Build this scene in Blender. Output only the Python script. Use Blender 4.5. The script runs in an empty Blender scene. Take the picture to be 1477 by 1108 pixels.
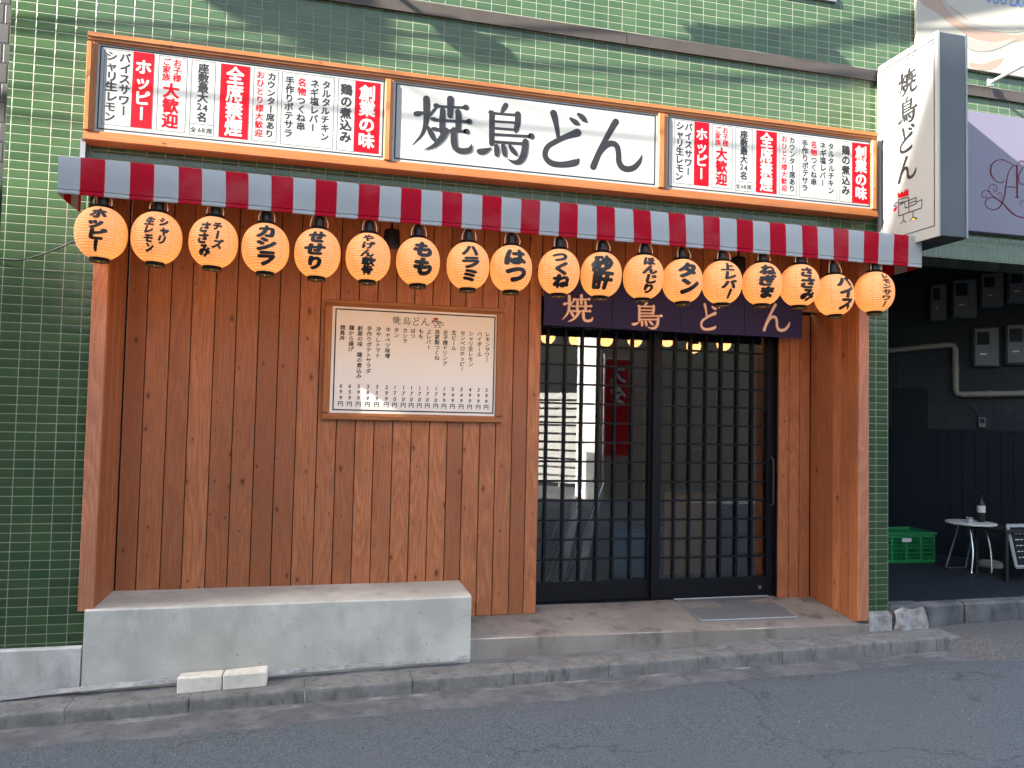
import bpy, bmesh, math, random
from mathutils import Vector, Matrix
S = bpy.context.scene
COL = S.collection
R = math.radians
rnd = random.Random(7)
# ------------------------------------------------------------------ camera
def camera():
    ya, pi, ro = R(13.944), R(2.525), R(1.230)
    f = Vector((math.sin(ya)*math.cos(pi), math.cos(ya)*math.cos(pi), math.sin(pi)))
    r = Vector((math.cos(ya), -math.sin(ya), 0)); u = r.cross(f)
    r2 = math.cos(ro)*r + math.sin(ro)*u; u2 = -math.sin(ro)*r + math.cos(ro)*u
    m = Matrix((r2, u2, -f)).transposed().to_4x4()
    m.translation = (0, -4.73, 1.6)
    c = bpy.data.cameras.new('camera'); c.sensor_width = 36; c.sensor_fit = 'HORIZONTAL'
    c.lens = 36*1105.3/1477; c.clip_start = .05; c.clip_end = 2000
    o = bpy.data.objects.new('camera', c); COL.objects.link(o); o.matrix_world = m
    S.camera = o
camera()
# ------------------------------------------------------------------ light
LIGHT = Vector((3.47, 1.0, -2.0)).normalized()      # the way the sunlight travels
w = bpy.data.worlds.new('World'); S.world = w; w.use_nodes = True
wn = w.node_tree
sky = wn.nodes.new('ShaderNodeTexSky'); sky.sky_type = 'NISHITA'; sky.sun_disc = False
sky.sun_elevation = math.asin(-LIGHT.z); sky.sun_rotation = math.atan2(-LIGHT.x, -LIGHT.y)
hz = wn.nodes.new('ShaderNodeHueSaturation'); hz.inputs['Saturation'].default_value = .72      # thin winter haze
sky.dust_density = 2.5
wn.links.new(sky.outputs[0], hz.inputs['Color']); wn.links.new(hz.outputs[0], wn.nodes['Background'].inputs[0])
wn.nodes['Background'].inputs[1].default_value = 0.10
sl = bpy.data.lights.new('sun', 'SUN'); sl.energy = 5.0; sl.angle = R(.5); sl.color = (1, .93, .82)
so = bpy.data.objects.new('sun', sl); COL.objects.link(so); so.rotation_euler = LIGHT.to_track_quat('-Z', 'Y').to_euler()
S.view_settings.view_transform = 'Standard'; S.view_settings.look = 'None'; S.view_settings.gamma = 1
S.view_settings.exposure = 3.15
try:
    S.cycles.max_bounces = 8; S.cycles.sample_clamp_indirect = 6
except Exception: pass
# ------------------------------------------------------------------ material helpers
class NT:
    def __init__(s, name):
        s.m = bpy.data.materials.new(name); s.m.use_nodes = True; s.t = s.m.node_tree; s.b = s.t.nodes['Principled BSDF']
    def n(s, kind, *ins, **kw):
        nd = s.t.nodes.new('ShaderNode'+kind)
        for k, v in kw.items(): setattr(nd, k, v)
        for i, v in enumerate(ins):
            if v is None: continue
            if hasattr(v, 'node'): s.t.links.new(v, nd.inputs[i])
            else: nd.inputs[i].default_value = v
        return nd
    def math(s, op, a, b=None, c=None): return s.n('Math', a, b, c, operation=op).outputs[0]
    def mix(s, f, a, b):
        nd = s.t.nodes.new('ShaderNodeMix'); nd.data_type = 'RGBA'
        for i, v in ((0, f), (6, a), (7, b)):
            if hasattr(v, 'node'): s.t.links.new(v, nd.inputs[i])
            else: nd.inputs[i].default_value = v if i == 0 else (*v[:3], 1)
        return nd.outputs[2]
    def ramp(s, x, lo, hi):                     # smooth 0..1
        nd = s.n('MapRange', x, lo, hi, 0., 1.); nd.interpolation_type = 'SMOOTHSTEP'; return nd.outputs[0]
    def noise(s, vec, scale, detail=3., rough=.55, **kw):
        nd = s.n('TexNoise', vec, **kw); nd.inputs['Scale'].default_value = scale
        nd.inputs['Detail'].default_value = detail; nd.inputs['Roughness'].default_value = rough; return nd
    def scale(s, vec, v, off=(0, 0, 0)): return s.n('Mapping', vec, off, (0, 0, 0), v).outputs[0]
    def xyz(s, x, y, z): return s.n('CombineXYZ', x, y, z).outputs[0]
    def pos(s): return s.n('NewGeometry').outputs[0]
    def obj(s): return s.n('TexCoord').outputs[3]
    def sep(s, v): return s.n('SeparateXYZ', v).outputs
    def set(s, **kw):
        for k, v in kw.items():
            i = s.b.inputs[k.replace('_', ' ')]
            if hasattr(v, 'node'): s.t.links.new(v, i)
            else: i.default_value = (*v, 1) if isinstance(v, tuple) and len(v) == 3 else v
    def bump(s, h, dist=.002, strength=1.):
        nd = s.n('Bump'); nd.inputs['Strength'].default_value = strength; nd.inputs['Distance'].default_value = dist
        s.t.links.new(h, nd.inputs['Height']); s.t.links.new(nd.outputs[0], s.b.inputs['Normal']); return nd

def simple(name, col, rough=.5, metal=0., var=.12, scale=9., bump=.0, emit=None, es=0., coord='obj', spec=.3):
    k = NT(name); k.set(Specular_IOR_Level=spec); p = k.obj() if coord == 'obj' else k.pos()
    n = k.noise(p, scale, 4.)
    k.set(Base_Color=k.mix(n.outputs[0], tuple(c*(1-var) for c in col), tuple(min(1, c*(1+var)) for c in col)), Metallic=metal)
    k.set(Roughness=k.n('MapRange', n.outputs[0], .3, .7, max(.02, rough-.08), min(1, rough+.08)).outputs[0])
    if bump: k.bump(k.noise(p, scale*6).outputs[0], bump)
    if emit: k.set(Emission_Color=emit, Emission_Strength=es)
    return k.m

def tile_mat(name, cell, off, greens, grout=(.5, .53, .42), gw=.0037, shift=0., rough=.16, ax=(1., .77), spec=.33):
    """stack-bond glazed tiles in the plane x-z"""
    k = NT(name); p = k.sep(k.pos())
    v = k.math('DIVIDE', k.math('SUBTRACT', p[2], off[1]), cell[1])
    row = k.math('FLOOR', v)
    u = k.math('DIVIDE', k.math('SUBTRACT', k.math('ADD', k.math('MULTIPLY', p[0], ax[0]), k.math('MULTIPLY', p[1], ax[1])), off[0]), cell[0])
    if shift: u = k.math('ADD', u, k.math('MULTIPLY', k.math('MODULO', row, 2.), shift))
    fu, fv = k.math('FRACT', u), k.math('FRACT', v)
    eu = k.math('MULTIPLY', k.math('MINIMUM', fu, k.math('SUBTRACT', 1., fu)), cell[0])
    ev = k.math('MULTIPLY', k.math('MINIMUM', fv, k.math('SUBTRACT', 1., fv)), cell[1])
    e = k.math('MINIMUM', eu, ev)
    wob = k.noise(k.pos(), 60.); e2 = k.math('ADD', e, k.math('MULTIPLY', k.math('SUBTRACT', wob.outputs[0], .5), .0016))
    m = k.ramp(e2, gw*.5-.0007, gw*.5+.0007)
    wn_ = k.n('TexWhiteNoise', k.xyz(k.math('FLOOR', u), row, 0.)); rc = wn_.outputs[0]
    c = k.mix(rc, greens[0], greens[1])
    blot = k.noise(k.scale(k.pos(), (1, 1, .35)), 1.6, 5.)
    c = k.mix(k.ramp(blot.outputs[0], .45, .75), c, greens[2])
    cl = k.noise(k.pos(), 45., 2.); c = k.mix(k.math('MULTIPLY', k.ramp(cl.outputs[0], .5, .8), .25), c, greens[0])
    gd = k.noise(k.pos(), 3.2, 5.); g = k.mix(gd.outputs[0], tuple(x*.7 for x in grout), tuple(min(.8, x*1.15) for x in grout))
    streak = k.noise(k.scale(k.pos(), (9, 9, .5)), 1.3, 4.)
    c = k.mix(k.math('MULTIPLY', k.ramp(streak.outputs[0], .6, .8), .3), c, (.12, .12, .1))
    k.set(Specular_IOR_Level=spec)
    k.set(Base_Color=k.mix(m, g, c), Roughness=k.n('MapRange', m, 0., 1., .85, rough).outputs[0])
    # each tile sits at its own tiny tilt, glaze slightly uneven
    h = k.math('ADD', k.math('MULTIPLY', k.ramp(e, gw*.3, gw*.5+.003), 1.0),
               k.math('MULTIPLY', k.math('ADD', k.math('MULTIPLY', fu, k.math('SUBTRACT', rc, .5)), k.math('MULTIPLY', fv, k.math('SUBTRACT', k.sep(wn_.outputs[1])[1], .5))), .55))
    h = k.math('ADD', h, k.math('MULTIPLY', k.noise(k.pos(), 22., 2.).outputs[0], .5))
    h = k.math('ADD', h, k.math('MULTIPLY', k.math('MULTIPLY', fv, k.math('SUBTRACT', 1., fv)), 1.6))      # pillowed face
    k.bump(h, .0016, .8)
    return k.m

def wood_mat(name, dark, mid, light, axis='z', knots=.6, rough=.48, ring=9.):
    k = NT(name); p = k.sep(k.pos()); at = k.n('Attribute', attribute_name='rnd').outputs[2]
    if axis == 'z': h = k.math('ADD', p[0], p[1]); l = p[2]
    else: h = k.math('ADD', p[2], p[1]); l = p[0]
    ho = k.math('ADD', h, k.math('MULTIPLY', at, 31.)); lo = k.math('ADD', l, k.math('MULTIPLY', at, 57.))
    # knots: one candidate per cell, many dropped
    vk = k.n('TexVoronoi', k.xyz(k.math('MULTIPLY', ho, 8.5), k.math('MULTIPLY', lo, 4.6), 0.), voronoi_dimensions='2D'); vk.inputs['Scale'].default_value = 1.
    keep = k.ramp(k.sep(vk.outputs[1])[0], 1-knots-.02, 1-knots+.02)
    sz = k.n('MapRange', k.sep(vk.outputs[1])[1], 0., 1., .85, 4.2).outputs[0]
    d = k.math('MULTIPLY', k.math('ADD', vk.outputs[0], k.math('MULTIPLY', k.math('SUBTRACT', k.noise(k.pos(), 55., 3.).outputs[0], .5), .07)), sz)
    swirl = k.math('MULTIPLY', k.math('MULTIPLY', k.ramp(d, .42, .0), keep), .34)
    n1 = k.noise(k.xyz(k.math('MULTIPLY', ho, 3.4), k.math('MULTIPLY', lo, .42), k.math('MULTIPLY', at, 9.)), 1., 2., .5)
    fld = k.math('ADD', n1.outputs[0], swirl)
    sr = k.math('FRACT', k.math('MULTIPLY', fld, ring*2.7))
    sr = k.math('MULTIPLY', k.ramp(sr, 0., .85), k.ramp(sr, 1.0, .88))
    fib = k.noise(k.xyz(k.math('MULTIPLY', ho, 120.), k.math('MULTIPLY', lo, 5.), 0.), 1., 3.)
    blot = k.noise(k.xyz(k.math('MULTIPLY', ho, 2.6), k.math('MULTIPLY', lo, 1.5), 3.), 1., 5., .6)
    c = k.mix(sr, k.mix(.18, mid, dark), k.mix(.6, mid, light))
    c = k.mix(k.math('MULTIPLY', k.ramp(fib.outputs[0], .4, .7), .62), c, dark)
    c = k.mix(k.math('MULTIPLY', k.ramp(blot.outputs[0], .48, .72), .5), c, dark)
    c = k.mix(k.math('MULTIPLY', at, .8), c, dark)
    kn = k.math('MULTIPLY', k.ramp(d, .105, .05), keep)
    c = k.mix(k.math('MULTIPLY', k.math('MULTIPLY', k.ramp(d, .22, .09), keep), .45), c, dark)
    c = k.mix(k.math('MULTIPLY', kn, .88), c, tuple(x*.35 for x in dark))
    k.set(Base_Color=c, Roughness=rough, Specular_IOR_Level=.35)
    k.bump(k.math('ADD', k.math('MULTIPLY', sr, .4), fib.outputs[0]), .0009, .6)
    return k.m

def concrete_mat(name, base, dark, light, scale=1., bump=.0015, rough=.85, speck=0., lime=False, smear=False):
    k = NT(name); p = k.pos()
    a = k.noise(p, 1.7*scale, 6., .62); b = k.noise(k.scale(p, (1, 1, .4)), 5.5*scale, 5.); f = k.noise(p, 70.*scale, 4., .7)
    c = k.mix(k.ramp(a.outputs[0], .38, .66), base, light)
    c = k.mix(k.math('MULTIPLY', k.ramp(b.outputs[0], .5, .74), .6), c, dark)
    c = k.mix(k.math('MULTIPLY', k.ramp(f.outputs[0], .55, .8), .35), c, dark)
    if speck:
        v = k.n('TexVoronoi', p); v.inputs['Scale'].default_value = 130.
        c = k.mix(k.math('MULTIPLY', k.ramp(v.outputs[0], .32, .12), speck), c, k.mix(k.sep(v.outputs[1])[0], dark, light))
    if smear:
        sm = k.noise(k.scale(p, (2.2, 2.2, .8)), 3.4, 6., .7); c = k.mix(k.math('MULTIPLY', k.ramp(sm.outputs[0], .58, .68), .5), c, light)
        sd = k.noise(k.scale(p, (1., 1., 2.4)), 6., 5., .7); c = k.mix(k.math('MULTIPLY', k.ramp(sd.outputs[0], .60, .70), .28), c, dark)
        pv = k.n('TexVoronoi', p); pv.inputs['Scale'].default_value = 24.
        pk = k.math('MULTIPLY', k.ramp(pv.outputs[0], .13, .08), k.ramp(k.sep(pv.outputs[1])[0], .86, .9)); c = k.mix(k.math('MULTIPLY', pk, .75), c, (.07, .07, .07))
    if lime:
        y_ = k.sep(p)[1]; ln = k.noise(k.scale(p, (1.2, 6, 1)), 3., 6., .7)
        c = k.mix(k.math('MULTIPLY', k.math('MULTIPLY', k.ramp(y_, -.36, -.27), k.ramp(ln.outputs[0], .5, .66)), .8), c, (.34, .35, .36))
    k.set(Base_Color=c, Roughness=rough, Specular_IOR_Level=.3)
    h = k.math('ADD', k.math('MULTIPLY', f.outputs[0], .6), k.math('MULTIPLY', b.outputs[0], .8))
    if speck: h = k.math('ADD', h, k.math('MULTIPLY', k.ramp(v.outputs[0], .5, .1), .7))
    k.bump(h, bump); return k.m

def asphalt_mat(name, base, light, chips=.5, worn=(.1, .1, .1)):
    k = NT(name); p = k.pos()
    v = k.n('TexVoronoi', p); v.inputs['Scale'].default_value = 95.
    v2 = k.n('TexVoronoi', p); v2.inputs['Scale'].default_value = 210.
    a = k.noise(k.scale(p, (.6, 1.2, 1)), 1.4, 6., .65); f = k.noise(p, 30., 5., .75)
    c = k.mix(k.sep(v.outputs[1])[0], base, light)
    c = k.mix(.5, c, k.mix(k.sep(v2.outputs[1])[1], tuple(x*.6 for x in base), tuple(x*1.5 for x in light)))
    c = k.mix(k.math('MULTIPLY', k.ramp(a.outputs[0], .42, .7), .7), c, worn)
    c = k.mix(k.math('MULTIPLY', k.ramp(f.outputs[0], .56, .75), .6), c, tuple(x*.45 for x in base))
    wc = k.n('TexVoronoi', k.n('Mapping', p, (3.3, 1.7, 0)).outputs[0]); wc.inputs['Scale'].default_value = 16.
    wk = k.math('MULTIPLY', k.ramp(k.math('ADD', wc.outputs[0], k.math('MULTIPLY', k.math('SUBTRACT', f.outputs[0], .5), .22)), .07, .03), k.ramp(k.sep(wc.outputs[1])[2], .74, .8))
    c = k.mix(k.math('MULTIPLY', wk, chips), c, (.42, .42, .4))
    cr = k.n('TexVoronoi', k.n('VectorMath', k.scale(p, (.8, 1.1, 1)), k.n('VectorMath', k.noise(p, 2.2, 5., .65).outputs[1], (.55, .55, .55), operation='MULTIPLY').outputs[0], operation='ADD').outputs[0], feature='DISTANCE_TO_EDGE')
    cr.inputs['Scale'].default_value = .75
    ck = k.math('MULTIPLY', k.ramp(cr.outputs[0], .009, .003), k.ramp(k.noise(p, 1.1).outputs[0], .5, .56))
    c = k.mix(k.math('MULTIPLY', ck, .38), c, (.012, .012, .014))
    k.set(Base_Color=c, Roughness=.88, Specular_IOR_Level=.25)
    k.bump(k.math('ADD', k.math('SUBTRACT', 1., v.outputs[0]), k.math('MULTIPLY', f.outputs[0], .8)), .003, .9)
    return k.m

M = {}
M['tile'] = tile_mat('green_glazed_tile', (.1, .05), (-.017, .015), ((.028, .057, .026), (.044, .081, .035), (.035, .067, .030)), grout=(.20, .215, .165))
M['tile_up'] = M['tile']
M['tile_edge'] = tile_mat('green_edge_tile', (.05, .1), (.015, .765), ((.028, .057, .026), (.044, .081, .035), (.035, .067, .030)), grout=(.20, .215, .165))
M['tile_grey'] = tile_mat('grey_wall_tile', (.06, .115), (-.0, .0), ((.018, .018, .020), (.028, .028, .031), (.022, .022, .025)), grout=(.012, .012, .012), gw=.008, shift=.5, rough=.5)
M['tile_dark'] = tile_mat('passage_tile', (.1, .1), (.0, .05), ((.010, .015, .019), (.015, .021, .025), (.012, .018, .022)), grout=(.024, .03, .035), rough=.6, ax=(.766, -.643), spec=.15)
M['wood'] = wood_mat('stained_cedar', (.21, .070, .028), (.425, .152, .060), (.52, .208, .092), 'z')
M['wood_post'] = wood_mat('stained_cedar_post', (.26, .098, .052), (.42, .165, .088), (.52, .235, .14), 'z', knots=.35)
M['sign_wood'] = wood_mat('clear_coated_pine', (.215, .070, .019), (.35, .135, .036), (.42, .18, .058), 'x', knots=.2, rough=.42, ring=7.)
M['sign_wood_v'] = wood_mat('clear_coated_pine_upright', (.215, .070, .019), (.35, .135, .036), (.42, .18, .058), 'z', knots=.2, rough=.38, ring=7.)
M['bench'] = concrete_mat('trowelled_concrete', (.38, .385, .345), (.28, .285, .26), (.52, .525, .48), smear=True)
M['landing'] = concrete_mat('worn_step_concrete', (.20, .178, .155), (.03, .029, .028), (.27, .248, .22), 1.1, smear=True)
M['plinth'] = concrete_mat('mortar_plinth', (.36, .36, .33), (.2, .2, .18), (.52, .53, .52), 1.3, .003, smear=True)
M['kerb'] = concrete_mat('weathered_kerb', (.145, .147, .143), (.05, .052, .05), (.21, .212, .205), 4.5, .004, .9, .7)
M['pave'] = concrete_mat('asphalt_pavement_strip', (.125, .127, .13), (.06, .062, .065), (.18, .182, .185), 2.6, .004, .92, .8)
M['gutter'] = concrete_mat('gutter_concrete', (.095, .098, .105), (.05, .052, .058), (.155, .158, .165), 2.4, .003, .9, .6, True)
M['road'] = asphalt_mat('asphalt', (.049, .060, .070), (.104, .121, .135), .8, (.088, .101, .114))
M['ramp'] = asphalt_mat('asphalt_patch', (.055, .057, .06), (.11, .112, .115), .1, (.09, .09, .095))
M['white_stone'] = concrete_mat('cream_block', (.56, .54, .46), (.34, .32, .25), (.68, .66, .58), 3.5, .003)
M['patch'] = concrete_mat('grey_mortar', (.2, .2, .19), (.1, .1, .1), (.36, .36, .35), 6., .006)
M['white_mortar'] = concrete_mat('white_mortar_patch', (.21, .21, .205), (.14, .14, .14), (.42, .42, .41), 7., .006)
M['edge'] = concrete_mat('dark_edge_stone', (.07, .075, .08), (.03, .032, .035), (.14, .145, .15), 2.5, .004)
M['mortar'] = concrete_mat('pale_mortar_line', (.24, .245, .25), (.11, .11, .11), (.36, .36, .36), 6., .004)
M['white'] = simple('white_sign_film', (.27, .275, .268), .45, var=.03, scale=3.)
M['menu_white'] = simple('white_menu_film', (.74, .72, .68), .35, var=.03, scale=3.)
M['black'] = simple('black_print', (.012, .012, .014), .45, var=.2)
M['grey_line'] = simple('grey_print', (.035, .035, .04), .5, var=.1)
M['red'] = simple('red_print', (.34, .002, .009), .5, var=.06, spec=.1)
M['white_ink'] = simple('white_ink', (.34, .34, .33), .4, var=.02)
M['yellow'] = simple('yellow_print', (.7, .5, .02), .45)
M['crimson'] = simple('crimson_print', (.075, .003, .014), .5, spec=.1)
M['blue'] = simple('blue_print', (.03, .10, .30), .4)
M['noren'] = simple('indigo_cotton', (.028, .025, .085), .9, var=.2, scale=30., bump=.0006)
M['noren_ink'] = simple('cream_dye', (.78, .68, .60), .85, var=.05)
M['noren_edge'] = simple('orange_dye', (.5, .17, .04), .85, var=.05)
M['door'] = simple('black_painted_aluminium', (.006, .0075, .011), .5, var=.25, scale=14., spec=.15)
M['metal_dark'] = simple('brown_bronze_metal', (.042, .035, .031), .6, .1, var=.3, scale=12.)
M['alu'] = simple('brushed_aluminium', (.17, .185, .20), .45, .5, var=.12, scale=3.)
M['sign_side'] = simple('grey_sign_casing', (.060, .069, .076), .5, .2, var=.1, scale=3.)
M['galv'] = simple('galvanised_steel', (.45, .46, .47), .45, .8, var=.2, scale=20.)
M['chrome'] = simple('chromed_tube', (.65, .66, .68), .2, 1., var=.08)
M['plate'] = simple('worn_steel_plate', (.19, .195, .20), .5, .35, var=.3, scale=8., bump=.0008)
M['plate_edge'] = simple('plate_rim', (.33, .34, .34), .45, .5, var=.2)
M['rubber'] = simple('black_plastic', (.014, .014, .015), .45, var=.2)
M['ring'] = simple('black_lacquer_ring', (.004, .004, .004), .7, var=.2, spec=.08)
M['wire'] = simple('beige_cord', (.62, .47, .33), .7)
M['cream'] = simple('cream_wall_panel', (.25, .243, .21), .5, var=.05, scale=2.)
M['peach'] = simple('peach_pattern', (.22, .155, .12), .5, var=.08)
M['peach2'] = simple('pale_pattern', (.21, .20, .175), .5, var=.05)
M['lilac'] = simple('lavender_sign_face', (.115, .105, .148), .35, var=.03, scale=2.)
M['beige_pipe'] = simple('beige_pvc', (.17, .16, .135), .5, var=.15)
M['meter'] = simple('meter_casing', (.075, .085, .09), .5, var=.12)
M['meter_win'] = simple('meter_window', (.008, .011, .015), .5, var=.2, spec=.1)
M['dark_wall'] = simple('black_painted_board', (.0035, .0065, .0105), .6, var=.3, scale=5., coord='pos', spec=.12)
M['dark_room'] = simple('dim_plaster', (.24, .225, .20), .8, var=.15, scale=2., coord='pos')
M['room_floor'] = simple('dark_floor', (.06, .055, .05), .5, var=.3, scale=4., coord='pos')
M['crate'] = simple('green_crate_plastic', (.012, .16, .05), .4, var=.2)
M['table_top'] = simple('pale_laminate', (.52, .52, .48), .35, var=.1)
M['ply'] = simple('orange_plywood', (.36, .19, .075), .5, var=.2, scale=4.)
M['bluebox'] = simple('blue_plastic', (.02, .09, .17), .4, var=.2)
M['foil'] = simple('clear_wrap', (.5, .52, .54), .18, .6, var=.25)
M['house_grey'] = simple('beige_render', (.23, .205, .165), .8, var=.15, scale=2., coord='pos')
M['house_white'] = simple('white_render', (.74, .74, .72), .7, var=.06, scale=2., coord='pos')
M['window_glass'] = simple('dark_window', (.02, .025, .03), .08, var=.2)
M['label'] = simple('pale_label', (.5, .5, .46), .5, var=.2)
M['soffit'] = simple('dark_soffit', (.10, .055, .035), .7, var=.2, scale=4., coord='pos')

def paving_mat():
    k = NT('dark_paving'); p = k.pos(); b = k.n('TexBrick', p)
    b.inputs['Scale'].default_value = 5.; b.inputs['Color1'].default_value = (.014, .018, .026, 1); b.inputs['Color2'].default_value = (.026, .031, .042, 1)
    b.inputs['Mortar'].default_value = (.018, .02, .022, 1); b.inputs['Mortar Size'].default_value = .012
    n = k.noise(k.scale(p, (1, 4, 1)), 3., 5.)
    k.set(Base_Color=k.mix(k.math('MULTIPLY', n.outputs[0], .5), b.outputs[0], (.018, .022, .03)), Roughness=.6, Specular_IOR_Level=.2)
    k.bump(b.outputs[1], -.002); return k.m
M['paving'] = paving_mat()

def stripe_mat():
    k = NT('striped_canvas'); p = k.sep(k.pos())
    # red from x = -1.245, pitch 0.1175 each; on the end flaps the stripes run with depth
    h = k.math('ADD', p[0], k.math('MULTIPLY', k.math('ADD', p[1], .4), 1.0))
    f = k.math('FRACT', k.math('DIVIDE', k.math('ADD', h, 1.245), .2352))
    red = k.math('MULTIPLY', k.ramp(f, .0, .008), k.ramp(f, .508, .5))
    seam = k.math('MAXIMUM', k.math('MULTIPLY', k.ramp(f, .49, .5), k.ramp(f, .522, .515)), 0.)
    wv = k.noise(k.pos(), 260., 2.); big = k.noise(k.scale(k.pos(), (1.2, 1, 2)), 2.4, 4.)
    c = k.mix(red, (.325, .35, .365), (.33, .001, .014))
    c = k.mix(k.math('MULTIPLY', seam, .75), c, (.42, .32, .36))
    c = k.mix(k.math('MULTIPLY', k.ramp(big.outputs[0], .45, .75), .14), c, (.25, .25, .25))
    k.set(Base_Color=c, Roughness=.75, Specular_IOR_Level=.12)
    k.bump(k.math('ADD', k.math('MULTIPLY', wv.outputs[0], .3), k.noise(k.pos(), 9., 3.).outputs[0]), .0012)
    # thin canvas lets some light through
    tr = k.n('BsdfTranslucent', c); mx = k.n('MixShader', .18, k.b.outputs[0], tr.outputs[0])
    k.t.links.new(mx.outputs[0], k.t.nodes['Material Output'].inputs[0]); return k.m
M['canvas'] = stripe_mat()

def paper_mat():
    k = NT('lit_washi_paper'); p = k.obj(); s = k.sep(p)
    az = k.math('ARCTAN2', s[0], s[1]); f = k.math('FRACT', k.math('ADD', k.math('MULTIPLY', az, 8/(2*math.pi)), .5))
    seam = k.math('MULTIPLY', k.ramp(k.math('ABSOLUTE', k.math('SUBTRACT', f, .5)), .034, .018), .8)
    rib = k.math('SINE', k.math('MULTIPLY', s[2], 2*math.pi/.0135))
    n = k.noise(p, 14., 4.)
    c = k.mix(n.outputs[0], (.30, .175, .085), (.34, .205, .105))
    c = k.mix(seam, c, (.34, .15, .05))
    e = k.mix(seam, k.mix(k.ramp(rib, -.6, .9), (1, .25, .045), (1, .41, .105)), (.5, .17, .04))
    k.set(Base_Color=c, Roughness=.7, Emission_Color=e, Emission_Strength=LANTERN)
    k.bump(rib, .0012); return k.m
LANTERN = .098
M['paper'] = paper_mat()
M['lamp_amber'] = simple('amber_lamp', (.5, .3, .1), .5, emit=(1, .5, .13), es=.10)
M['bulb'] = simple('warm_bulb', (.8, .6, .3), .4, emit=(1, .6, .25), es=.5)

def glass_mat():
    k = NT('door_glass'); fr = k.n('Fresnel', 1.5)
    tr = k.n('BsdfTransparent', (.80, .82, .82, 1)); gl = k.n('BsdfGlossy', (1, 1, 1, 1), .0)
    mx = k.n('MixShader', k.math('MINIMUM', k.math('MULTIPLY', fr.outputs[0], 2.0), 1.), tr.outputs[0], gl.outputs[0])
    k.t.links.new(mx.outputs[0], k.t.nodes['Material Output'].inputs[0]); return k.m
M['glass'] = glass_mat()
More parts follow.
